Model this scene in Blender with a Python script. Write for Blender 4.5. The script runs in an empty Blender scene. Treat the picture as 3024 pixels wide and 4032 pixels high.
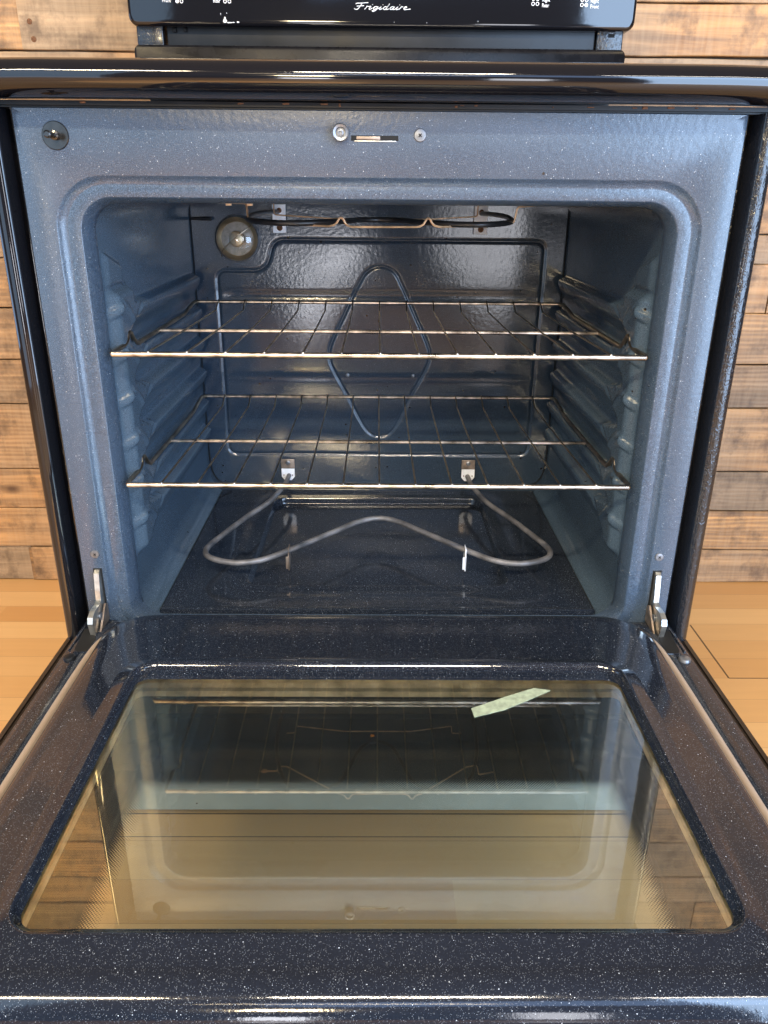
import bpy, math, random
import numpy as np
from mathutils import Vector, Matrix
random.seed(7)
S = bpy.context.scene
COL = S.collection

# ------------------------------------------------------------------ camera
cd = bpy.data.cameras.new('camera')
cam = bpy.data.objects.new('camera', cd)
COL.objects.link(cam)
cd.sensor_fit = 'HORIZONTAL'
cd.sensor_width = 36.0
cd.lens = 36.243
cd.clip_start = 0.01
cd.clip_end = 100
r_ = Vector((0.9999, -0.0074, 0.0084)).normalized()
f_ = Vector((0.0100, 0.9254, -0.3788)).normalized()
u_ = r_.cross(f_).normalized()
r_ = f_.cross(u_).normalized()
mw = Matrix(((r_.x, u_.x, -f_.x, -0.0030), (r_.y, u_.y, -f_.y, -0.8259), (r_.z, u_.z, -f_.z, 0.7819), (0, 0, 0, 1)))
cam.matrix_world = mw
S.camera = cam

# ------------------------------------------------------------------ world: the dim interior the range stands in
W = bpy.data.worlds.new('World')
S.world = W
W.use_nodes = True
wn, wl = W.node_tree.nodes, W.node_tree.links
wn.clear()
tc = wn.new('ShaderNodeTexCoord')
sp = wn.new('ShaderNodeSeparateXYZ')
mr = wn.new('ShaderNodeMapRange')
mr.inputs['From Min'].default_value = -1
mr.inputs['From Max'].default_value = 1
cr = wn.new('ShaderNodeValToRGB')
els = cr.color_ramp.elements
els[0].position = 0.0
els[0].color = (0.16, 0.12, 0.09, 1)
els[1].position = 1.0
els[1].color = (0.24, 0.185, 0.15, 1)
for p, c in ((0.42, (0.12, 0.10, 0.085)), (0.50, (0.11, 0.12, 0.14)), (0.60, (0.14, 0.14, 0.16)), (0.75, (0.24, 0.19, 0.16))):
    e = els.new(p)
    e.color = (*c, 1)
bg = wn.new('ShaderNodeBackground')
bg.inputs['Strength'].default_value = 1.0
wo = wn.new('ShaderNodeOutputWorld')
wl.new(tc.outputs['Generated'], sp.inputs[0])
wl.new(sp.outputs['Z'], mr.inputs['Value'])
wl.new(mr.outputs[0], cr.inputs[0])
wl.new(cr.outputs[0], bg.inputs['Color'])
wl.new(bg.outputs[0], wo.inputs[0])

# ------------------------------------------------------------------ lamps
def area(name, loc, target, sx, sy, radiance, col):
    L = bpy.data.lights.new(name, 'AREA')
    L.shape = 'RECTANGLE'
    L.size = sx
    L.size_y = sy
    L.energy = radiance * math.pi * sx * sy
    L.color = col
    o = bpy.data.objects.new(name, L)
    COL.objects.link(o)
    o.location = loc
    o.rotation_euler = (Vector(target) - Vector(loc)).to_track_quat('-Z', 'Y').to_euler()
    return o

area('window_right', (1.50, -1.85, 1.00), (0.10, 0.25, 0.65), 1.3, 2.0, 12.0, (0.50, 0.70, 1.0))
area('window_left', (-1.50, -1.95, 1.05), (-0.2, 0.1, 0.65), 1.2, 2.0, 2.2, (0.46, 0.70, 1.0))
area('window_side_left', (-2.2, 0.15, 0.80), (0.0, -0.2, 0.4), 1.1, 1.0, 3.4, (0.40, 0.62, 1.0))
area('glass_door_far_left', (-0.45, -4.2, 0.25), (-0.2, 0.3, 0.45), 0.30, 0.5, 16, (0.92, 0.93, 1.0))
area('glass_door_far_right', (0.85, -4.2, 0.62), (0.2, 0.3, 0.6), 0.36, 1.0, 9, (0.92, 0.93, 1.0))
area('warm_patch_light', (-0.45, -4.2, 1.50), (-0.1, 0.3, 0.5), 0.34, 0.26, 130, (1.0, 0.80, 0.50))  # small intense lamp added to throw warm patches into the cavity
area('tube_lamp_left', (-1.20, -2.25, 2.5), (-0.5, -0.3, 0.3), 0.8, 0.05, 400, (1.0, 0.82, 0.56))
area('tube_lamp_far', (-0.1, -3.6, 2.35), (0, -0.5, 0.5), 1.4, 0.020, 70, (1.0, 0.80, 0.52))
area('window_high_back', (1.0, -3.4, 2.32), (0.1, -0.5, 0.4), 3.2, 0.8, 3.0, (0.34, 0.56, 1.0))
area('tube_lamp_right', (1.35, -2.25, 2.5), (0.4, -0.3, 0.3), 0.8, 0.05, 60, (1.0, 0.92, 0.82))
area('tube_lamp_middle', (0.10, -2.25, 2.5), (0.05, -0.2, 0.2), 0.9, 0.05, 420, (1.0, 0.88, 0.70))
area('wall_fill_left', (-1.9, -0.55, 2.3), (-1.0, 0.5, 0.35), 0.5, 0.4, 42, (1.0, 0.80, 0.50))  # added warm fill aimed at the planks and floor on the left
area('wall_fill_right', (1.9, -0.55, 2.3), (1.05, 0.5, 0.35), 0.5, 0.4, 26, (1.0, 0.80, 0.50))  # its counterpart, added to brighten the right-hand planks and floor

# added warm spot on the unseen floor, kept for its tint on the frame
sl_ = bpy.data.lights.new('warm_bounce_spot', 'SPOT')
sl_.energy = 3500
sl_.color = (1.0, 0.80, 0.52)
sl_.spot_size = math.radians(9.5)
sl_.spot_blend = 0.15
sl_.shadow_soft_size = 0.02
so_ = bpy.data.objects.new('warm_bounce_spot', sl_)
COL.objects.link(so_)
so_.location = (0.9, -3.4, 2.9)
so_.rotation_euler = (Vector((-0.36, -1.02, 0.0)) - Vector((0.9, -3.4, 2.9))).to_track_quat('-Z', 'Y').to_euler()

S.view_settings.view_transform = 'Standard'
S.view_settings.look = 'None'
S.view_settings.exposure = 0
S.view_settings.gamma = 1
try:
    S.cycles.max_bounces = 14
    S.cycles.glossy_bounces = 8
    S.cycles.transparent_max_bounces = 24
    S.cycles.sample_clamp_indirect = 6
    S.cycles.caustics_reflective = True
    S.cycles.blur_glossy = 0.4
except Exception:
    pass

# ------------------------------------------------------------------ materials
def new_mat(name):
    m = bpy.data.materials.new(name)
    m.use_nodes = True
    n, l = m.node_tree.nodes, m.node_tree.links
    b = n['Principled BSDF']
    return m, n, l, b

def node(n, t, **kw):
    x = n.new(t)
    for k, v in kw.items():
        if k in x.inputs.keys():
            x.inputs[k].default_value = v
        else:
            setattr(x, k, v)
    return x

def mathn(n, l, op, a, b=None, c=None):
    x = n.new('ShaderNodeMath')
    x.operation = op
    for i, v in enumerate((a, b, c)):
        if v is None:
            continue
        if isinstance(v, (int, float)):
            x.inputs[i].default_value = v
        else:
            l.new(v, x.inputs[i])
    return x.outputs[0]

def mixc(n, l, fac, a, b):
    x = n.new('ShaderNodeMix')
    x.data_type = 'RGBA'
    for i, v in ((0, fac), (6, a), (7, b)):
        if isinstance(v, (int, float)):
            x.inputs[i].default_value = v
        elif isinstance(v, tuple):
            x.inputs[i].default_value = (*v, 1)
        else:
            l.new(v, x.inputs[i])
    return x.outputs[2]

def simple(name, col, rough=0.4, metal=0.0, ior=1.5, coat=0.0, noise=0.0, nscale=60, bump=0.0, bscale=200, spec=0.5):
    m, n, l, b = new_mat(name)
    b.inputs['Base Color'].default_value = (*col, 1)
    b.inputs['Roughness'].default_value = rough
    b.inputs['Metallic'].default_value = metal
    b.inputs['IOR'].default_value = ior
    b.inputs['Specular IOR Level'].default_value = spec
    b.inputs['Coat Weight'].default_value = coat
    b.inputs['Coat Roughness'].default_value = 0.05
    tcn = n.new('ShaderNodeTexCoord')
    if noise > 0:
        nz = node(n, 'ShaderNodeTexNoise', Scale=nscale, Detail=5.0)
        l.new(tcn.outputs['Object'], nz.inputs['Vector'])
        dark = tuple(max(0, c * (1 - noise)) for c in col)
        lite = tuple(min(1, c * (1 + noise * 0.6)) for c in col)
        rr = node(n, 'ShaderNodeMapRange')
        rr.inputs[1].default_value = 0.35
        rr.inputs[2].default_value = 0.65
        l.new(nz.outputs[0], rr.inputs[0])
        l.new(mixc(n, l, rr.outputs[0], dark, lite), b.inputs['Base Color'])
        l.new(mathn(n, l, 'MULTIPLY_ADD', nz.outputs[0], rough * 0.6, rough * 0.7), b.inputs['Roughness'])
    if bump > 0:
        nb = node(n, 'ShaderNodeTexNoise', Scale=bscale, Detail=3.0)
        l.new(tcn.outputs['Object'], nb.inputs['Vector'])
        bp = node(n, 'ShaderNodeBump', Strength=bump, Distance=0.001)
        l.new(nb.outputs[0], bp.inputs['Height'])
        l.new(bp.outputs[0], b.inputs['Normal'])
    return m

def enamel(name, base, rough, speck=1.0, peel=0.15, flake=(0.30, 0.36, 0.48), dirt=0.0, haze=0.0, seed=0.0, ior=1.62, grain=0.35, smear=0.4):
    """dark porcelain enamel with white speckles"""
    m, n, l, b = new_mat(name)
    tcn = n.new('ShaderNodeTexCoord')
    mp = n.new('ShaderNodeMapping')
    mp.inputs['Location'].default_value = (seed, seed * 0.7, seed * 1.3)
    l.new(tcn.outputs['Object'], mp.inputs['Vector'])
    co = mp.outputs[0]
    def layer(scale, radius, keep, gain):
        v = node(n, 'ShaderNodeTexVoronoi', Scale=scale)
        l.new(co, v.inputs['Vector'])
        s = n.new('ShaderNodeSeparateColor')
        l.new(v.outputs['Color'], s.inputs[0])
        rad = mathn(n, l, 'MULTIPLY_ADD', s.outputs[1], radius * 0.8, radius * 0.5)
        a = mathn(n, l, 'SUBTRACT', rad, v.outputs['Distance'])
        a = mathn(n, l, 'MULTIPLY', a, 14.0)
        a = mathn(n, l, 'MINIMUM', mathn(n, l, 'MAXIMUM', a, 0.0), 1.0)
        k = mathn(n, l, 'GREATER_THAN', s.outputs[0], 1 - keep)
        a = mathn(n, l, 'MULTIPLY', a, k)
        a = mathn(n, l, 'MULTIPLY', a, mathn(n, l, 'MULTIPLY_ADD', s.outputs[2], gain * 0.8, gain * 0.35))
        return a
    a1 = layer(820, 0.27, 0.045, 0.8 * speck)
    a2 = layer(1500, 0.42, 0.25, 0.16 * speck)
    sm = mathn(n, l, 'ADD', a1, a2)
    sm = mathn(n, l, 'MINIMUM', sm, 1.0)
    big = node(n, 'ShaderNodeTexNoise', Scale=9.0, Detail=4.0)
    l.new(co, big.inputs['Vector'])
    b2 = tuple(c * 1.7 for c in base)
    bc = mixc(n, l, big.outputs[0], base, b2)
    gr = node(n, 'ShaderNodeTexNoise', Scale=1100.0, Detail=2.0)
    l.new(co, gr.inputs['Vector'])
    grr = n.new('ShaderNodeMapRange')
    grr.inputs[1].default_value = 0.40
    grr.inputs[2].default_value = 0.66
    l.new(gr.outputs[0], grr.inputs[0])
    bc = mixc(n, l, mathn(n, l, 'MULTIPLY', grr.outputs[0], grain), bc, tuple(c * 3.6 for c in base))
    if dirt > 0:
        dn = node(n, 'ShaderNodeTexVoronoi', Scale=55.0)
        l.new(co, dn.inputs['Vector'])
        ds = n.new('ShaderNodeSeparateColor')
        l.new(dn.outputs['Color'], ds.inputs[0])
        dd = mathn(n, l, 'LESS_THAN', dn.outputs['Distance'], mathn(n, l, 'MULTIPLY', ds.outputs[0], 0.10))
        dd = mathn(n, l, 'MULTIPLY', dd, mathn(n, l, 'GREATER_THAN', ds.outputs[1], 1 - dirt))
        bc = mixc(n, l, dd, bc, (0.012, 0.007, 0.004))
        sm = mathn(n, l, 'MULTIPLY', sm, mathn(n, l, 'SUBTRACT', 1.0, dd))
    colr = mixc(n, l, sm, bc, (0.75, 0.80, 0.86))
    l.new(colr, b.inputs['Base Color'])
    b.inputs['IOR'].default_value = ior
    rn = node(n, 'ShaderNodeTexNoise', Scale=14.0, Detail=6.0)
    l.new(co, rn.inputs['Vector'])
    # wiped streaks: cleaner and duller swathes of the glaze
    mps = n.new('ShaderNodeMapping')
    mps.inputs['Rotation'].default_value = (0.4, 0.6, 0.5)
    mps.inputs['Scale'].default_value = (3.0, 9.0, 14.0)
    l.new(co, mps.inputs[0])
    sn = node(n, 'ShaderNodeTexNoise', Scale=1.3, Detail=5.0, Roughness=0.6, Distortion=0.6)
    l.new(mps.outputs[0], sn.inputs['Vector'])
    r0 = mathn(n, l, 'MULTIPLY_ADD', rn.outputs[0], rough * 0.6, rough * (0.7 - 0.35 * smear))
    l.new(mathn(n, l, 'MULTIPLY_ADD', sn.outputs[0], rough * 0.75 * smear, r0), b.inputs['Roughness'])
    if haze > 0:
        b.inputs['Sheen Weight'].default_value = 0
        b.inputs['Metallic'].default_value = haze
    pn = node(n, 'ShaderNodeTexNoise', Scale=170.0, Detail=2.0)
    l.new(co, pn.inputs['Vector'])
    pn2 = node(n, 'ShaderNodeTexNoise', Scale=900.0, Detail=1.0)
    l.new(co, pn2.inputs['Vector'])
    hh = mathn(n, l, 'MULTIPLY_ADD', pn2.outputs[0], 0.22, pn.outputs[0])
    bp = node(n, 'ShaderNodeBump', Strength=peel, Distance=0.0012)
    l.new(hh, bp.inputs['Height'])
    l.new(bp.outputs[0], b.inputs['Normal'])
    return m

M = {}
M['frame'] = enamel('speckled_blue_grey_enamel', (0.022, 0.034, 0.052), 0.27, 1.0, 0.22, dirt=0.2, grain=0.8, smear=1.0)
M['liner'] = enamel('oven_liner_enamel', (0.030, 0.046, 0.064), 0.19, 0.60, 0.10, dirt=0.45, seed=3.0, grain=0.7, ior=1.45)
M['floorpan'] = enamel('oven_floor_enamel', (0.009, 0.012, 0.018), 0.10, 1.3, 0.05, dirt=0.15, seed=5.0)
M['door'] = enamel('door_liner_enamel', (0.006, 0.008, 0.013), 0.085, 1.0, 0.05, seed=8.0)
M['gloss'] = simple('gloss_black_porcelain', (0.006, 0.006, 0.008), 0.055, ior=1.6, bump=0.05, bscale=40)
M['semigloss'] = simple('worn_black_porcelain', (0.008, 0.008, 0.010), 0.28, ior=1.4, noise=0.3, spec=0.18)
M['satin'] = simple('satin_black_metal', (0.009, 0.010, 0.012), 0.36, noise=0.4, nscale=30, spec=0.28)
M['black'] = simple('black_shade_seam_grime', (0.002, 0.002, 0.002), 0.8)  # black for seams and grime, and for the painted shade of slots
M['skin'] = simple('dark_brown_door_skin', (0.018, 0.012, 0.009), 0.35, noise=0.5, nscale=40)
M['chrome'] = simple('warm_chrome_wire', (0.66, 0.57, 0.48), 0.31, 1.0, noise=0.6, nscale=55)
M['darkwire'] = simple('heat_darkened_wire', (0.40, 0.32, 0.23), 0.33, 1.0, noise=0.45, nscale=40)
M['element'] = simple('grey_sheath_metal', (0.21, 0.20, 0.20), 0.50, 0.35, noise=0.45, nscale=38, bump=0.3, bscale=700)
M['darkelement'] = simple('dark_sheath_metal', (0.035, 0.033, 0.033), 0.35, 0.5, noise=0.3)
M['copper'] = simple('tarnished_copper_wire', (0.75, 0.50, 0.30), 0.42, 0.6, noise=0.3, nscale=60)
M['zinc'] = simple('zinc_plated_steel', (0.66, 0.66, 0.62), 0.30, 0.9, noise=0.3, nscale=70)
M['steel'] = simple('dull_screw_steel', (0.24, 0.25, 0.27), 0.38, 0.7, noise=0.3, nscale=150)
M['darksteel'] = simple('dark_polished_steel', (0.085, 0.08, 0.075), 0.20, 0.95, noise=0.2, nscale=150)
M['rust'] = simple('rusted_screw', (0.16, 0.07, 0.03), 0.7, 0.3, noise=0.5, nscale=400)
M['bracket'] = simple('pale_bracket_plate', (0.82, 0.83, 0.86), 0.45, 0.0, noise=0.12, nscale=90)
M['brownbracket'] = simple('browned_bracket_plate', (0.34, 0.27, 0.22), 0.40, 0.7, noise=0.4, nscale=90)
M['white'] = simple('white_enamel_ink', (0.85, 0.85, 0.86), 0.5)
M['chip'] = simple('white_chip', (0.82, 0.82, 0.84), 0.6, noise=0.2, nscale=300)

def leather():
    m, n, l, b = new_mat('textured_black_side_enamel')
    b.inputs['Base Color'].default_value = (0.010, 0.011, 0.014, 1)
    b.inputs['Roughness'].default_value = 0.16
    b.inputs['IOR'].default_value = 1.6
    t = n.new('ShaderNodeTexCoord')
    nz = node(n, 'ShaderNodeTexNoise', Scale=210.0, Detail=1.0, Distortion=1.6)
    mp = n.new('ShaderNodeMapping')
    mp.inputs['Scale'].default_value = (1, 1, 0.6)
    l.new(t.outputs['Object'], mp.inputs[0])
    l.new(mp.outputs[0], nz.inputs['Vector'])
    r = n.new('ShaderNodeMapRange')
    r.inputs[1].default_value = 0.42
    r.inputs[2].default_value = 0.58
    l.new(nz.outputs[0], r.inputs[0])
    bp = node(n, 'ShaderNodeBump', Strength=0.35, Distance=0.0005)
    l.new(r.outputs[0], bp.inputs['Height'])
    l.new(bp.outputs[0], b.inputs['Normal'])
    return m
M['leather'] = leather()

def rope_mat():
    m, n, l, b = new_mat('woven_fibreglass_gasket')
    b.inputs['Roughness'].default_value = 0.75
    t = n.new('ShaderNodeTexCoord')
    w = node(n, 'ShaderNodeTexWave', Scale=420.0, Distortion=0.4)
    w.bands_direction = 'DIAGONAL'
    l.new(t.outputs['Object'], w.inputs['Vector'])
    nz = node(n, 'ShaderNodeTexNoise', Scale=30.0, Detail=3.0)
    l.new(t.outputs['Object'], nz.inputs['Vector'])
    c1 = mixc(n, l, nz.outputs[0], (0.33, 0.24, 0.165), (0.46, 0.37, 0.30))
    c = mixc(n, l, mathn(n, l, 'MULTIPLY', w.outputs[1], 0.5), c1, (0.24, 0.17, 0.12))
    l.new(c, b.inputs['Base Color'])
    bp = node(n, 'ShaderNodeBump', Strength=0.35, Distance=0.0004)
    l.new(w.outputs[1], bp.inputs['Height'])
    l.new(bp.outputs[0], b.inputs['Normal'])
    return m
M['rope'] = rope_mat()

def plank_mat():
    """reclaimed boards: each plank carries its own tone in the colour attribute 'tone' (r=hue pick, g=value, b=offset)"""
    m, n, l, b = new_mat('reclaimed_plank_wood')
    at = n.new('ShaderNodeAttribute')
    at.attribute_name = 'tone'
    s = n.new('ShaderNodeSeparateColor')
    l.new(at.outputs['Color'], s.inputs[0])
    t = n.new('ShaderNodeTexCoord')
    off = n.new('ShaderNodeCombineXYZ')
    l.new(mathn(n, l, 'MULTIPLY', s.outputs[2], 37.0), off.inputs[0])
    l.new(mathn(n, l, 'MULTIPLY', s.outputs[0], 11.0), off.inputs[2])
    va = n.new('ShaderNodeVectorMath')
    l.new(t.outputs['Object'], va.inputs[0])
    l.new(off.outputs[0], va.inputs[1])
    mp = n.new('ShaderNodeMapping')
    mp.inputs['Scale'].default_value = (2.2, 10.0, 46.0)
    l.new(va.outputs[0], mp.inputs[0])
    g1 = node(n, 'ShaderNodeTexNoise', Scale=1.0, Detail=7.0, Roughness=0.6, Distortion=0.5)
    l.new(mp.outputs[0], g1.inputs['Vector'])
    mp2 = n.new('ShaderNodeMapping')
    mp2.inputs['Scale'].default_value = (1.0, 1.0, 7.0)
    l.new(va.outputs[0], mp2.inputs[0])
    wv = node(n, 'ShaderNodeTexWave', Scale=5.0, Distortion=4.5, Detail=3.0)
    wv.inputs['Detail Scale'].default_value = 1.3
    wv.bands_direction = 'Z'
    l.new(mp2.outputs[0], wv.inputs['Vector'])
    bl = node(n, 'ShaderNodeTexNoise', Scale=16.0, Detail=6.0, Roughness=0.65)
    l.new(va.outputs[0], bl.inputs['Vector'])
    gm = n.new('ShaderNodeMapRange')
    gm.inputs[1].default_value = 0.32
    gm.inputs[2].default_value = 0.68
    l.new(g1.outputs[0], gm.inputs[0])
    warm = mixc(n, l, gm.outputs[0], (0.125, 0.052, 0.016), (0.58, 0.285, 0.085))
    grey = mixc(n, l, gm.outputs[0], (0.085, 0.056, 0.034), (0.33, 0.225, 0.135))
    # tone drifts along a board between fresh and weathered wood
    dr_ = node(n, 'ShaderNodeTexNoise', Scale=3.2, Detail=3.0)
    l.new(va.outputs[0], dr_.inputs['Vector'])
    drr = n.new('ShaderNodeMapRange')
    drr.inputs[1].default_value = 0.35
    drr.inputs[2].default_value = 0.65
    drr.inputs[3].default_value = -0.5
    drr.inputs[4].default_value = 0.5
    l.new(dr_.outputs[0], drr.inputs[0])
    hue = mathn(n, l, 'MINIMUM', mathn(n, l, 'MAXIMUM', mathn(n, l, 'ADD', s.outputs[0], drr.outputs[0]), 0.0), 1.0)
    c = mixc(n, l, hue, warm, grey)
    cw = mathn(n, l, 'MULTIPLY', wv.outputs[1], mathn(n, l, 'MULTIPLY', s.outputs[2], 0.65))
    c = mixc(n, l, cw, c, (0.10, 0.045, 0.016))
    # rough saw marks across the grain
    mp3 = n.new('ShaderNodeMapping')
    mp3.inputs['Scale'].default_value = (170.0, 4.0, 14.0)
    mp3.inputs['Rotation'].default_value = (0, 0.12, 0)
    l.new(va.outputs[0], mp3.inputs[0])
    sw = node(n, 'ShaderNodeTexNoise', Scale=1.0, Detail=3.0)
    l.new(mp3.outputs[0], sw.inputs['Vector'])
    c = mixc(n, l, mathn(n, l, 'MULTIPLY', sw.outputs[0], 0.38), c, (0.50, 0.36, 0.22))
    r = n.new('ShaderNodeMapRange')
    r.inputs[1].default_value = 0.50
    r.inputs[2].default_value = 0.68
    l.new(bl.outputs[0], r.inputs[0])
    c = mixc(n, l, mathn(n, l, 'MULTIPLY', r.outputs[0], 0.75), c, (0.060, 0.036, 0.022))
    # knots
    mpk = n.new('ShaderNodeMapping')
    mpk.inputs['Scale'].default_value = (4.5, 1.0, 9.0)
    l.new(va.outputs[0], mpk.inputs[0])
    kv = node(n, 'ShaderNodeTexVoronoi', Scale=1.0)
    l.new(mpk.outputs[0], kv.inputs['Vector'])
    kr = n.new('ShaderNodeMapRange')
    kr.inputs[1].default_value = 0.12
    kr.inputs[2].default_value = 0.03
    l.new(kv.outputs['Distance'], kr.inputs[0])
    c = mixc(n, l, mathn(n, l, 'MULTIPLY', kr.outputs[0], 0.85), c, (0.045, 0.018, 0.008))
    hs = n.new('ShaderNodeHueSaturation')
    l.new(c, hs.inputs['Color'])
    l.new(mathn(n, l, 'MULTIPLY_ADD', s.outputs[1], 0.9, 0.62), hs.inputs['Value'])
    l.new(hs.outputs[0], b.inputs['Base Color'])
    b.inputs['Roughness'].default_value = 0.55
    bp = node(n, 'ShaderNodeBump', Strength=0.35, Distance=0.0015)
    l.new(mathn(n, l, 'ADD', g1.outputs[0], mathn(n, l, 'MULTIPLY', wv.outputs[1], 0.3)), bp.inputs['Height'])
    l.new(bp.outputs[0], b.inputs['Normal'])
    return m
M['plank'] = plank_mat()

def floor_mat():
    m, n, l, b = new_mat('pale_block_laminate_floor')
    t = n.new('ShaderNodeTexCoord')
    sx = n.new('ShaderNodeSeparateXYZ')
    l.new(t.outputs['Object'], sx.inputs[0])
    # strips run along X, 62 mm deep in Y
    row = mathn(n, l, 'FLOOR', mathn(n, l, 'DIVIDE', mathn(n, l, 'ADD', sx.outputs[1], 5.013), 0.062))
    wn_ = node(n, 'ShaderNodeTexWhiteNoise')
    wn_.noise_dimensions = '1D'
    l.new(row, wn_.inputs['W'])
    col_ = mathn(n, l, 'FLOOR', mathn(n, l, 'DIVIDE', mathn(n, l, 'ADD', sx.outputs[0], mathn(n, l, 'MULTIPLY', wn_.outputs[0], 3.0)), 0.85))
    cb = n.new('ShaderNodeCombineXYZ')
    l.new(row, cb.inputs[0])
    l.new(col_, cb.inputs[1])
    w2 = node(n, 'ShaderNodeTexWhiteNoise')
    w2.noise_dimensions = '3D'
    l.new(cb.outputs[0], w2.inputs['Vector'])
    mp = n.new('ShaderNodeMapping')
    mp.inputs['Scale'].default_value = (2.5, 40.0, 1.0)
    va = n.new('ShaderNodeVectorMath')
    l.new(t.outputs['Object'], va.inputs[0])
    l.new(w2.outputs[1], va.inputs[1])
    l.new(va.outputs[0], mp.inputs[0])
    g = node(n, 'ShaderNodeTexNoise', Scale=1.6, Detail=6.0, Roughness=0.55, Distortion=0.7)
    l.new(mp.outputs[0], g.inputs['Vector'])
    base = mixc(n, l, w2.outputs[0], (0.58, 0.30, 0.10), (0.76, 0.47, 0.20))
    c = mixc(n, l, mathn(n, l, 'MULTIPLY', g.outputs[0], 0.35), base, (0.40, 0.20, 0.085))
    # fine tone step between rows
    fr = mathn(n, l, 'FRACT', mathn(n, l, 'DIVIDE', mathn(n, l, 'ADD', sx.outputs[1], 5.013), 0.062))
    ln = mathn(n, l, 'LESS_THAN', fr, 0.022)
    c = mixc(n, l, mathn(n, l, 'MULTIPLY', ln, 0.35), c, (0.22, 0.12, 0.06))
    # plank joints that have opened into dark lines
    def seg(axis_a, val, wid, axis_b, lo, hi):
        d = mathn(n, l, 'ABSOLUTE', mathn(n, l, 'SUBTRACT', sx.outputs[axis_a], val))
        q = mathn(n, l, 'LESS_THAN', d, wid)
        q = mathn(n, l, 'MULTIPLY', q, mathn(n, l, 'GREATER_THAN', sx.outputs[axis_b], lo))
        return mathn(n, l, 'MULTIPLY', q, mathn(n, l, 'LESS_THAN', sx.outputs[axis_b], hi))
    s1 = seg(0, 0.6197, 0.0017, 1, 0.3195, 0.502)
    s2 = seg(1, 0.3195, 0.0013, 0, 0.619, 1.6)
    s3 = seg(1, -0.0045, 0.0012, 0, -1.6, 1.6)
    s4 = seg(1, -0.0454, 0.0007, 0, -1.6, 1.6)
    s5 = seg(1, -0.300, 0.0014, 0, -1.6, 1.6)
    sa = mathn(n, l, 'MAXIMUM', mathn(n, l, 'MAXIMUM', s1, s2), mathn(n, l, 'MAXIMUM', s5, mathn(n, l, 'MAXIMUM', s3, s4)))
    c = mixc(n, l, mathn(n, l, 'MULTIPLY', sa, 0.88), c, (0.05, 0.025, 0.012))
    l.new(c, b.inputs['Base Color'])
    b.inputs['Roughness'].default_value = 0.38
    return m
M['floor'] = floor_mat()

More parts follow.
